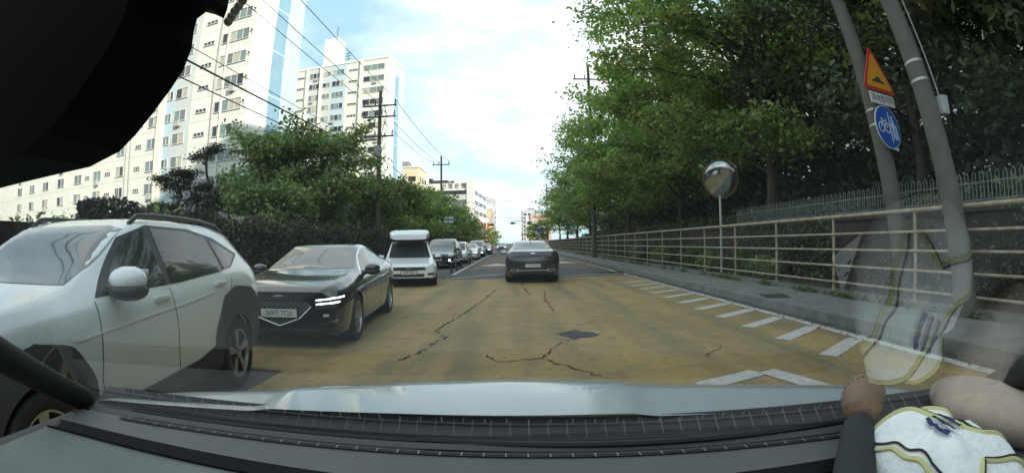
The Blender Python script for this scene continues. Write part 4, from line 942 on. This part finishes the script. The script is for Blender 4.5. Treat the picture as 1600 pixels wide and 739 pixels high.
# ---- dark sedan ahead (seen from behind)
SON=dict(paint=pg,R=.34,w=.93,axles=(1.42,-1.42),arch=1.10,rim='multi',
 keys=[(-2.46,.74,.34,.88,.97,.60),(-2.38,.86,.28,.99,1.07,.72),(-2.15,.915,.22,1.02,1.10,.74),(-1.75,.93,.18,1.02,1.18,.68),(-1.0,.93,.18,.99,1.38,.59),(-.4,.93,.18,.96,1.445,.60),(.1,.93,.18,.94,1.42,.60),(.45,.93,.18,.93,1.26,.64),(.98,.93,.18,.90,1.0,.76),(1.5,.92,.18,.85,.93,.76),(2.0,.88,.2,.76,.85,.7),(2.25,.76,.26,.62,.72,.6)],
 side=[[(.75,.98),(.24,1.24),(-.1,1.33),(-.34,.98)],[(-.42,.98),(-.38,1.35),(-.7,1.34),(-1.1,1.01)],[(-1.17,1.02),(-.95,1.28),(-1.55,1.08)]],
 ws=[(-.70,1.02),(.70,1.02),(.54,1.36),(-.54,1.36)],rw=[(-.64,1.145),(.64,1.145),(.60,1.30),(.52,1.375),(.3,1.395),(-.3,1.395),(-.52,1.375),(-.60,1.30)],
 mirror=(.68,1.02),handles=[(-.2,.85),(-1.15,.87)],
 patches=[('tail_light_bar',[(-.80,.90),(-.80,.93),(.80,.93),(.80,.90)],'x-',.008,'tail_dark_red'),('plate_recess',[(-.36,.52),(.36,.52),(.40,.68),(-.40,.68)],'x-',.003,'black_trim'),('rear_badge',[(-.07,.985),(.07,.985),(.06,1.02),(-.06,1.02)],'x-',.008,'chrome'),('diffuser',[(-.66,.22),(.66,.22),(.70,.36),(-.70,.36)],'x-',.004,'dark_bumper'),('chrome_strip',[(-.5,.43),(.5,.43),(.5,.455),(-.5,.455)],'x-',.008,'rim_alloy'),('boot_crease',[(-.8,.78),(0,.82),(.8,.78),(0,.80)],'x-',.006,'paint_silver')],
 pairs=[('tail_light',[(.42,.90),(.86,.88),(.88,.98),(.50,.98)],'x-',.006,'tail_dark_red'),('exhaust_trim',[(.48,.405),(.74,.405),(.77,.445),(.74,.485),(.48,.485)],'x-',.010,'rim_alloy'),('exhaust_outlet',[(.52,.42),(.71,.42),(.73,.445),(.71,.47),(.52,.47)],'x-',.014,'black_trim'),('rear_reflector',[(.60,.56),(.80,.56),(.80,.575),(.60,.575)],'x-',.008,'lamp_red')])
mat('tail_dark_red',(.09,.035,.04),.2,coat=1); mat('dark_bumper',(.03,.032,.036),.6)
son,ss=make_car('dark_grey_sedan','dark grey sedan seen from behind, standing straight ahead in our lane','car',SON,(.66,18.55,0),R(90+.5))
h,n=ss.hit((0,.6),'x-'); number_plate(son,h.x-.02,.60,'12가 3094',front=False,w=.50,h=.105)
b=MB(); b.add([(-.95,-.012,1.39),(-1.12,-.012,1.36),(-1.12,.012,1.36),(-.95,.012,1.39),(-1.10,0,1.46)],[(0,1,4),(1,2,4),(2,3,4),(3,0,4)]); b.build('shark_fin_antenna',trim,son)
# ---- white people carrier with roof box
MPV=dict(paint=pw,R=.32,w=.925,axles=(1.35,-1.35),arch=1.08,rim='five',
 keys=[(-2.25, 0.762, 0.36, 0.79, 0.97, 0.657), (-2.18, 0.886, 0.3, 0.87, 1.22, 0.636), (-1.9, 0.917, 0.24, 0.89, 1.45, 0.636), (-1.2, 0.927, 0.2, 0.87, 1.51, 0.657), (-0.4, 0.927, 0.2, 0.85, 1.52, 0.668), (0.2, 0.927, 0.2, 0.835, 1.47, 0.657), (0.7, 0.927, 0.2, 0.82, 1.23, 0.7), (1.2, 0.927, 0.2, 0.8, 0.93, 0.784), (1.6, 0.922, 0.22, 0.756, 0.85, 0.806), (2.0, 0.875, 0.25, 0.685, 0.756, 0.763), (2.2, 0.845, 0.26, 0.628, 0.699, 0.7), (2.27, 0.783, 0.3, 0.578, 0.628, 0.636)],
 side=[[(.95,0.880),(.25,1.320),(-.1,1.390),(-.25,1.390),(-.28,0.880)],[(-.36,0.880),(-.33,1.390),(-1.15,1.370),(-1.18,0.890)],[(-1.26,0.890),(-1.23,1.370),(-1.8,1.330),(-1.95,0.950)]],
 ws=[(-.72,0.910),(.72,0.910),(.60,1.390),(.4,1.430),(-.4,1.430),(-.60,1.390)],rw=[(-.6,0.970),(.6,0.970),(.52,1.370),(-.52,1.370)],
 mirror=(.82,.93),handles=[(-.1,.78),(-1.05,.8)],
 patches=[('grille',[(-.52,.54),(.52,.54),(.58,.64),(-.58,.64)],'x+',.005,trim),('lower_intake',[(-.48,.33),(.48,.33),(.50,.43),(-.50,.43)],'x+',.005,trim),('badge',[(-.09,.585),(.09,.585),(.09,.61),(-.09,.61)],'x+',.012,'chrome'),('bumper_shadow_strip',[(-.78,.27),(.78,.27),(.78,.30),(-.78,.30)],'x+',.004,trim)],  # last patch: thin black strip along the lower bumper
 pairs=[('headlight',[(.56,.58),(.84,.61),(.86,.72),(.62,.70)],'x+',.006,'lamp_clear'),('fog_lamp',[(.60,.37),(.80,.39),(.80,.46),(.60,.45)],'x+',.006,'black_trim'),('tail_light',[(.6,.85),(.8,.85),(.78,1.05),(.62,1.05)],'x-',.006,'lamp_red')])
mp_,ms=make_car('white_people_carrier','white people carrier with a white roof box, behind the black sedan','car',MPV,(-3.70,17.3,0),R(-90+11))
h,n=ms.hit((0,.47),'x+'); number_plate(mp_,h.x+.02,.465,'62루 1871',w=.5)
for x in (.1,-1.2): b=MB(); b.b2(x-.03,x+.03,-.6,.6,1.47,1.555); b.build('roof_bar',trim,mp_)
e=empty('roof_box',(-3.70,17.3,1.54),R(-90+11)); tag(e,'white roof box strapped on top of the white people carrier','roof box')
V_=[];n_=20
prof=[(-1.45,.56,.02,.18),(-1.4,.68,0,.29),(-.6,.72,0,.35),(.3,.72,0,.34),(.78,.68,-.02,.28),(.98,.60,-.02,.15)]
xs,A=smooth_keys(prof,n=24,passes=1); V_=[]
for x,(w_,z0,z1) in zip(xs,A):
    for a in range(n_): t=2*math.pi*a/n_; cx,sz=math.cos(t),math.sin(t); V_.append((x,w_*math.copysign(abs(cx)**.35,cx),(z0+z1)/2+(z1-z0)/2*math.copysign(abs(sz)**.5,sz)))
b=MB(); b.add(V_,[(i*n_+k,i*n_+(k+1)%n_,(i+1)*n_+(k+1)%n_,(i+1)*n_+k) for i in range(23) for k in range(n_)]+[tuple(range(n_)),tuple(range(23*n_,24*n_))]); b.build('shell',pw,e,smooth=True)
b=MB(); b.b2(-1.42,.75,-.726,.726,.10,.125); b.build('seam_strip',trim,e)
# ---- cars farther back in the oncoming queue
def variant(base,paint,**kw):
    d=dict(base); d['paint']=paint; d.update(kw); return d
SUV=variant(MPV,pg,keys=[(x,w_*1.03,zb+.04,zt+.17 if zt>.8 else zt+.06,z+.17 if z>.85 else z+.07,wt) for x,w_,zb,zt,z,wt in MPV['keys']],w=.93,side=[[(x,z+.15) for x,z in q] for q in MPV['side']],ws=[(y,z+.15) for y,z in MPV['ws']],rw=[(y,z+.13) for y,z in MPV['rw']],mirror=(.82,1.07),handles=[(-.1,.9),(-1.05,.92)],R=.36,patches=[('grille',[(-.56,.50),(.56,.50),(.60,.80),(-.60,.80)],'x+',.005,trim),('skid_plate',[(-.5,.28),(.5,.28),(.55,.36),(-.55,.36)],'x+',.006,'rim_alloy')],
 pairs=[('headlight',[(.62,.70),(.86,.74),(.86,.84),(.62,.82)],'x+',.006,'lamp_clear'),('fog_lamp',[(.62,.42),(.78,.42),(.78,.52),(.62,.52)],'x+',.008,'lamp_lit'),('tail_light',[(.6,.95),(.8,.95),(.78,1.2),(.62,1.2)],'x-',.006,'lamp_red')])
for lab,nm,sp,x,y,rz,pl_ in [('dark grey off-roader with lit lamps right behind the people carrier','dark_suv',SUV,-4.1,28.6,-90,'48나 5120'),
    ('white car in the queue behind the dark grey off-roader, near the bollards','white_car',variant(MPV,pw,wsm=glass),-3.95,34.6,-90,'31고 8842'),
    ('smaller white car behind the white car in the oncoming queue','white_car',variant(G70,pw,dlo=G70['dlo'],surround=trim),-3.75,42.2,-90,'27두 6391'),
    ('off-roader with dark grille and pale roof near the end of the queue','pale_suv',variant(SUV,ps),-3.75,51,-90,None),
    ('black car last in the oncoming queue','black_car',variant(G70,pk,surround=trim),-3.4,60,-91,None),
    ('silver car far down the street on the centre line','silver_car',variant(G70,ps,surround=trim),-2.0,92,-90,None),
    ('small dark car on the far left beyond the queue','dark_car',variant(MPV,pg),-5.2,80,-90,None)]:
    c,s2_=make_car(nm,lab,'car',sp,(x,y,0),R(rz))
    if pl_: h,n=s2_.hit((0,.50),'x+'); number_plate(c,h.x+.02,.50,pl_)
# ============================================================ OUR OWN CAR (bonnet, cowl, windscreen, dashboard)
def Yb(x): return .905-.066*x-.098*x*x
ZB=.96; TA=math.tan(R(31))
own=empty('own_car',(0,0,0)); tag(own,'pale car we look out of, with its bonnet, windscreen and grey dashboard','car')
def grid(name,fx,us,vs,m,parent,smooth=True):
    b=MB(); V=[fx(u,v) for v in vs for u in us]; n=len(us)
    b.add(V,[(j*n+i,j*n+i+1,(j+1)*n+i+1,(j+1)*n+i) for j in range(len(vs)-1) for i in range(n-1)]); return b.build(name,m,parent,smooth=smooth,fix=False)
lin=lambda a,b,n:[a+(b-a)*i/(n-1) for i in range(n)]
hoodm=mat('paint_bonnet',(.50,.57,.60),.16,coat=.8,noise=.05,nscale=3)
def hoodpt(u,v):
    y0=Yb(u)+.075+.03*max(-1,min(.7,u)); y=y0+(2.05-y0)*v; a=abs(u+.03)
    yc=1.20-.26*a**1.6; z=.987-.008*max(0,(1.12-y)/.15)*.9-.42*max(0,y-yc)**1.35
    z-=.028*max(0,a-.2)**1.3+.5*max(0,a-1.02)**1.4
    def ss(t): t=max(0,min(1,t)); return t*t*(3-2*t)
    z+=.008*(ss((u+.62)/.07)-ss((u-.24-.1*v)/.07))
    if y>1.95: z-=(y-1.95)*1.2
    return (u,y,z)
grid('bonnet',hoodpt,lin(-1.22,1.14,110),[ (i/60)**1.3 for i in range(61)],hoodm,own)
# side and front skirts of the bonnet
b=MB()
for u in (-1.22,1.14):
    P=[hoodpt(u,v) for v in lin(0,1,12)]; b.add(P+[(x,y,.3) for x,y,z in P],[(i,i+1,12+i+1,12+i) for i in range(11)])
P=[hoodpt(u,1) for u in lin(-1.22,1.14,12)]; b.add(P+[(x,y,.3) for x,y,z in P],[(i,i+1,12+i+1,12+i) for i in range(11)])
b.build('front_wing',hoodm,own,fix=False)
cowlm=mat('cowl_plastic',(.022,.023,.028),.55)
grid('cowl_panel',lambda u,v:(u,Yb(u)-.03+.125*v,.925+.053*v*v),lin(-1.1,1.05,60),lin(0,1,5),cowlm,own)
for i in range(52):
    u=-1.05+i*.04; b=MB(); b.tube([(u,Yb(u)+.052,.947),(u,Yb(u)+.085,.972)],.0022,4); b.build('vent_reflection_rib',mat('vent_reflection_rib',(.16,.16,.18),.5),own)  # grey ribs imitating the defroster fins' reflection in the windscreen
b=MB(); b.tube([(u,Yb(u)+.03,.945) for u in lin(-.95,.35,20)],.010,6); b.tube([(-.2,Yb(-.2)+.02,.95),(.8,Yb(.8)+.03,.955)],.007,6); b.build('wiper',blackm,own)
# windscreen: thin curved pane that mirrors a little of the dashboard
gm=bpy.data.materials.new('windscreen_glass'); gm.use_nodes=True; t=gm.node_tree; t.nodes.clear()
o_=t.nodes.new('ShaderNodeOutputMaterial'); mxs=t.nodes.new('ShaderNodeMixShader'); tr=t.nodes.new('ShaderNodeBsdfTransparent'); gs_=t.nodes.new('ShaderNodeBsdfGlossy'); fr=t.nodes.new('ShaderNodeFresnel'); mu_=t.nodes.new('ShaderNodeMath')
fr.inputs['IOR'].default_value=1.42; mu_.operation='MULTIPLY'; mu_.inputs[1].default_value=1.15; gs_.inputs['Roughness'].default_value=0.0; tr.inputs[0].default_value=(.97,.985,.98,1)
t.links.new(fr.outputs[0],mu_.inputs[0]); t.links.new(mu_.outputs[0],mxs.inputs[0]); t.links.new(tr.outputs[0],mxs.inputs[1]); t.links.new(gs_.outputs[0],mxs.inputs[2]); t.links.new(mxs.outputs[0],o_.inputs[0])
def glasspt(u,v):
    y=(Yb(u)+.01)*(1-v)+(-.12)*v; return (u*(1-.16*v),y,ZB-.004+(Yb(u)+.01-y)*TA)
grid('windscreen',glasspt,lin(-1.08,1.02,50),lin(0,1,20),gm,own)
# dashboard
dm=mat('dashboard_grey',(.11,.113,.112),.6,bump=.35,bscale=900,noise=.12,nscale=6)
dk=mat('dashboard_groove',(.008,.008,.010),.8)
def Yd(u): return Yb(u)-(.165-.05*min(1,abs(u+.05)))
grid('dashboard_top',lambda u,v:(u,Yb(u)-.032-(Yb(u)-.032-Yd(u))*v,ZB-.012-.004*v),lin(-1.08,1.02,60),lin(0,1,4),dm,own)
grid('dashboard_front_edge',lambda u,v:(u,Yb(u)+.004-.030*v,ZB-.010-.006*math.sin(v*3.1)),lin(-1.08,1.02,60),lin(0,1,3),mat('dashboard_edge',(.05,.05,.052),.6),own)
b=MB(); us=lin(-.93,.66,60)
for a,c in zip(us,us[1:]): b.add([(a,Yb(a)-.040,ZB-.0095),(c,Yb(c)-.040,ZB-.0095),(c,Yb(c)-.054,ZB-.0095),(a,Yb(a)-.054,ZB-.0095)],[(0,1,2,3)])
b.build('defroster_slot',dk,own)
for i in range(38):
    u=-.90+i*.042; b=MB(); b.add([(u-.0015,Yb(u)-.039,ZB-.0085),(u+.0015,Yb(u)-.039,ZB-.0085),(u+.0015,Yb(u)-.055,ZB-.0085),(u-.0015,Yb(u)-.055,ZB-.0085)],[(0,1,2,3)]); b.build('defroster_fin',mat('fin_grey',(.2,.2,.2),.5),own)
grid('dashboard_gap',lambda u,v:(u,Yd(u)-.05*v,ZB-.016-.03*math.sin(v*math.pi)),lin(-1.08,1.02,50),lin(0,1,6),dk,own)
grid('dashboard_main',lambda u,v:(u,Yd(u)-.048-(Yd(u)-.048-.05)*v,ZB-.022-.03*v*v),lin(-1.08,1.02,50),lin(0,1,8),mat('dashboard_lower',(.15,.17,.17),.6,bump=.35,bscale=900,noise=.15,nscale=5),own)
b=MB(); b.b2(-1.08,1.02,.04,.06,.45,.925); b.build('dashboard_face',dm,own)
# windscreen pillars and door tops
pm2=mat('pillar_trim',(.03,.03,.032),.7)
for s,x0 in ((-1,-1.08),(1,1.02)):
    b=MB(); P=[]
    for i in range(9):
        v=i/8; p=glasspt(x0,v); P.append((p[0]+s*.03,p[1],p[2]))
    b.tube(P,[.032+.018*i/8 for i in range(9)],10); b.build('windscreen_pillar',pm2,own,smooth=True)
    b=MB(); b.b2(x0+s*.0,x0+s*.07,-.6,Yb(x0)-.02,.45,.93); b.build('door_top',pm2,own,bev=.01)
b=MB(); b.b2(-1.0,.95,-2.7,-.10,1.60,1.64); b.b2(-1.15,1.10,-2.7,-2.6,.3,1.62); b.build('roof_lining',mat('headliner',(.10,.10,.10),.9),own)  # unseen roof, back wall, sides and seat, added to block sky light
for a_ in ((-1.12,-1.08,-2.6,-.75,.93,1.62),(1.02,1.06,-2.6,-.75,.93,1.62)): b=MB(); b.b2(*a_); b.build('cabin_side',pm2,own)
b=MB(); b.b2(-1.0,.95,-1.3,-1.15,.5,1.45); b.build('seat_back',pm2,own)
# rear-view mirror, dark and close to the lens at the upper left
def pray(px,py,d):
    dx=px-800;dy=369.5-py;r=math.hypot(dx,dy);th=r/F_PX;s=math.sin(th)/r; return (cr_*(dx*s)+cu_*(dy*s)+cf_*math.cos(th))*d+Vector((0,0,CAM_H))


mo_=[(-.30,1.366),(-.1181,1.3727),(-.105,1.3757),(-.0988,1.3795),(-.0932,1.3842),(-.0874,1.3899),(-.0833,1.3951),(-.0815,1.4009),(-.0818,1.4062),(-.0814,1.4095),(-.0787,1.4109),(-.0752,1.4094),(-.0722,1.4077),(-.0716,1.4102),(-.0716,1.424),(-.30,1.424)]
b=MB(); b.prism(mo_,lambda x,z:(x,.099,z),lambda x,z:(x,.072,z)); b.build('rear_view_mirror',mat('mirror_housing',(.006,.006,.008),.8,spec=.15),own)
e=empty('bead_cord',(-.066,.1,1.42)); tag(e,'short string of pale grey beads beside the dark rear view mirror','bead string')
for bx,bz in [(-0.0667, 1.4142), (-0.0678, 1.4125), (-0.0687, 1.4111), (-0.0697, 1.4098), (-0.0704, 1.4084), (-0.0712, 1.4071)]:
    b=MB(); b.lathe([(.0013*math.sin(math.pi*k/8)+1e-5,-.0013*math.cos(math.pi*k/8)) for k in range(9)],axis='z',n=12,close=False); b.build('bead',mat('bead_grey',(.5,.5,.45),.4),e,smooth=True,loc=(bx+.066,0,bz-1.42))
# card lying on the dashboard (seen only as its reflection in the windscreen)
def card(P,z):
    e=empty('parking_card',(P[0][0],P[0][1],z)); tag(e,'white paper card with dark lettering on the dashboard, mirrored in the windscreen','card')
    b=MB(); b.prism([(x-P[0][0],y-P[0][1]) for x,y in P],lambda x,y:(x,y,0),lambda x,y:(x,y,.0015)); b.build('paper',mat('card_white',(.85,.88,.88),.6),e); return e
ce=card([(.535,.405),(.485,.462),(.54,.54)],.950)
b=MB()
for dx,dy,l in ((.535-.54,.462-.41,.010),(.546-.54,.470-.41,.012),(.538-.54,.485-.41,.009),(.549-.54,.450-.41,.008)): b.box((dx,dy,.0022),(l*.5,l,.0008),rz=.4)
b.build('lettering',ink,ce)
# soft toy lying at the right end of the dashboard
toy=empty('soft_toy',(.72,.52,.93)); tag(toy,'soft toy with tan stitched paw and white jersey with navy stripes, on the dashboard','soft toy')
def W(x,y,z): return (x-.72,y-.52,z-.93)
def blob(c,r,n=28,st=18,rot=None,noise=.03,seed=0,sq=1.0):
    rr=random.Random(seed); ph_=[rr.uniform(0,6.28) for _ in range(6)]; V=[]; M=rot or Matrix.Identity(3)
    for i in range(st+1):
        t=math.pi*i/st
        for k in range(n):
            a=2*math.pi*k/n; s=1+noise*(math.sin(3*a+ph_[0]+2*t)+.6*math.sin(5*a+ph_[1]-3*t)+.5*math.sin(4*t+ph_[2]))
            p=Vector((math.sin(t)*math.cos(a)*r[0],math.sin(t)*math.sin(a)*r[1],math.cos(t)*r[2]))*s; q=M@p+Vector(c); V.append(W(*q))
    return V,[(i*n+k,(i+1)*n+k,(i+1)*n+(k+1)%n,i*n+(k+1)%n) for i in range(st) for k in range(n)]
cream=mat('toy_cream_plush',(.50,.40,.33),.9,bump=.4,bscale=400,noise=.12,nscale=30); tan=mat('toy_tan_leather',(.34,.215,.14),.5,noise=.2,nscale=60,bump=.2,bscale=700)
jer=mat('jersey_white',(.86,.89,.90),.8,noise=.06,nscale=20,bump=.3,bscale=60); pip=mat('piping_yellow',(.62,.60,.30),.7); pipk=mat('piping_black',(.03,.03,.03),.7); navy=mat('stripe_navy',(.02,.03,.12),.7); slv=mat('toy_sleeve_dark',(.028,.032,.038),.85,bump=.3,bscale=500)
JP=[(.62,.36),(.66,.335),(.72,.31),(.79,.33),(.835,.44),(.82,.54),(.865,.63),(.82,.685),(.775,.655),(.735,.70),(.675,.675),(.635,.61),(.618,.53),(.605,.45)]
JC=(.725,.51); _n=96
def jr(th):
    best=.1; d=Vector((math.cos(th),math.sin(th)))
    for (x0,y0),(x1,y1) in zip(JP,JP[1:]+JP[:1]):
        a=Vector((x0-JC[0],y0-JC[1])); e_=Vector((x1-x0,y1-y0)); den=d.x*e_.y-d.y*e_.x
        if abs(den)<1e-9: continue
        t_=(a.x*e_.y-a.y*e_.x)/den; u_=(a.x*d.y-a.y*d.x)/den
        if t_>0 and -1e-6<=u_<=1.000001: best=t_
    return best
JT=[jr(2*math.pi*i/_n) for i in range(_n)]; JT=[(JT[i-2]+2*JT[i-1]+3*JT[i]+2*JT[(i+1)%_n]+JT[(i+2)%_n])/9 for i in range(_n)]
def jpt(th,k,dz=0):
    dxj=-.05
    f=(th/(2*math.pi))%1*_n; i=int(f)%_n; r=JT[i]*(1-f%1)+JT[(i+1)%_n]*(f%1)
    fold=.88+.12*math.sin(3*th+5*k+.5)*k**1.5+.07*math.sin(7*th-6*k)*k
    h=.945+.122*math.sqrt(max(0,1-k**2.6))*fold
    return (JC[0]+dxj+math.cos(th)*r*k*1.05,JC[1]+math.sin(th)*r*k,h+dz)
b=MB(); ks_=[1,.985,.95,.9,.83,.75,.66,.56,.45,.34,.22,.1,.001]; V=[W(*jpt(2*math.pi*i/_n,k)) for k in ks_ for i in range(_n)]+[W(*(jpt(2*math.pi*i/_n,.94)[:2]),.93) for i in range(_n)]
K_=len(ks_); fs=[(j*_n+i,j*_n+(i+1)%_n,(j+1)*_n+(i+1)%_n,(j+1)*_n+i) for j in range(K_-1) for i in range(_n)]+[(i,(i+1)%_n,K_*_n+(i+1)%_n,K_*_n+i) for i in range(_n)]
b.add(V,fs); J=b.build('jersey',jer,toy,smooth=True)
def onb(x,y,dz=.0):
    th=math.atan2(y-JC[1],x-JC[0]); f=(th/(2*math.pi))%1*_n; i=int(f)%_n; r=JT[i]*(1-f%1)+JT[(i+1)%_n]*(f%1)
    return jpt(th,min(.995,math.hypot(x-JC[0],y-JC[1])/r),dz)
def trimline(name,pts,m,w,dz):
    P=dens2(pts,30); b=MB(); b.tube([W(*onb(x,y,dz)) for x,y in P],w,6); b.build(name,m,J,smooth=True)
for pts in ([(.675,.665),(.650,.61),(.638,.53),(.63,.45),(.64,.37)],[(.68,.665),(.73,.60),(.735,.52),(.76,.45),(.82,.42)],[(.735,.69),(.775,.645),(.80,.60),(.815,.54),(.80,.48)],[(.66,.36),(.70,.40),(.76,.38),(.80,.36)]):
    trimline('yellow_piping',pts,pip,.0048,.001); trimline('black_piping',[(x+.007,y+.001) for x,y in pts],pipk,.0022,.004)
for i in range(3):
    b=MB(); n=8; x0=.690+i*.019
    for j in range(n):
        q=[onb(x0+dx+(yy-.5)*.25,yy,.007) for dx,yy in ((0,.468+.07*j/n+.005*i),(.009,.468+.07*j/n+.005*i),(.009,.468+.07*(j+1)/n+.005*i),(0,.468+.07*(j+1)/n+.005*i))]
        b.add([W(*p) for p in q],[(0,1,2,3)])
    b.build('navy_stripe',navy,J)
b=MB(); b.add(*blob((.99,.61,.985),(.10,.20,.062),seed=4,noise=.03)); b.build('body',cream,toy,smooth=True)
b=MB(); b.tube([W(*p) for p in [(.44,.44,.92),(.49,.52,.95),(.555,.60,.975),(.63,.69,.998)]],[.042,.040,.038,.034],16); b.build('sleeve',slv,toy,smooth=True)
Mp=Matrix.Rotation(R(-42),3,'Z'); PC=Vector((.69,.755,1.03))
b=MB(); b.add(*blob(PC,(.048,.085,.047),rot=Mp,seed=6,noise=.015)); pw_=b.build('paw',tan,toy,smooth=True)
b=MB()
for k in range(26):
    a=2*math.pi*k/26; q=Mp@Vector((math.cos(a)*.0485,-.012,math.sin(a)*.0475)); b.tube([W(*(q+PC)),W(*(q+Mp@Vector((0,.005,0))+PC))],.0012,4)
b.build('stitching',mat('stitch_dark',(.05,.03,.02),.8),pw_)
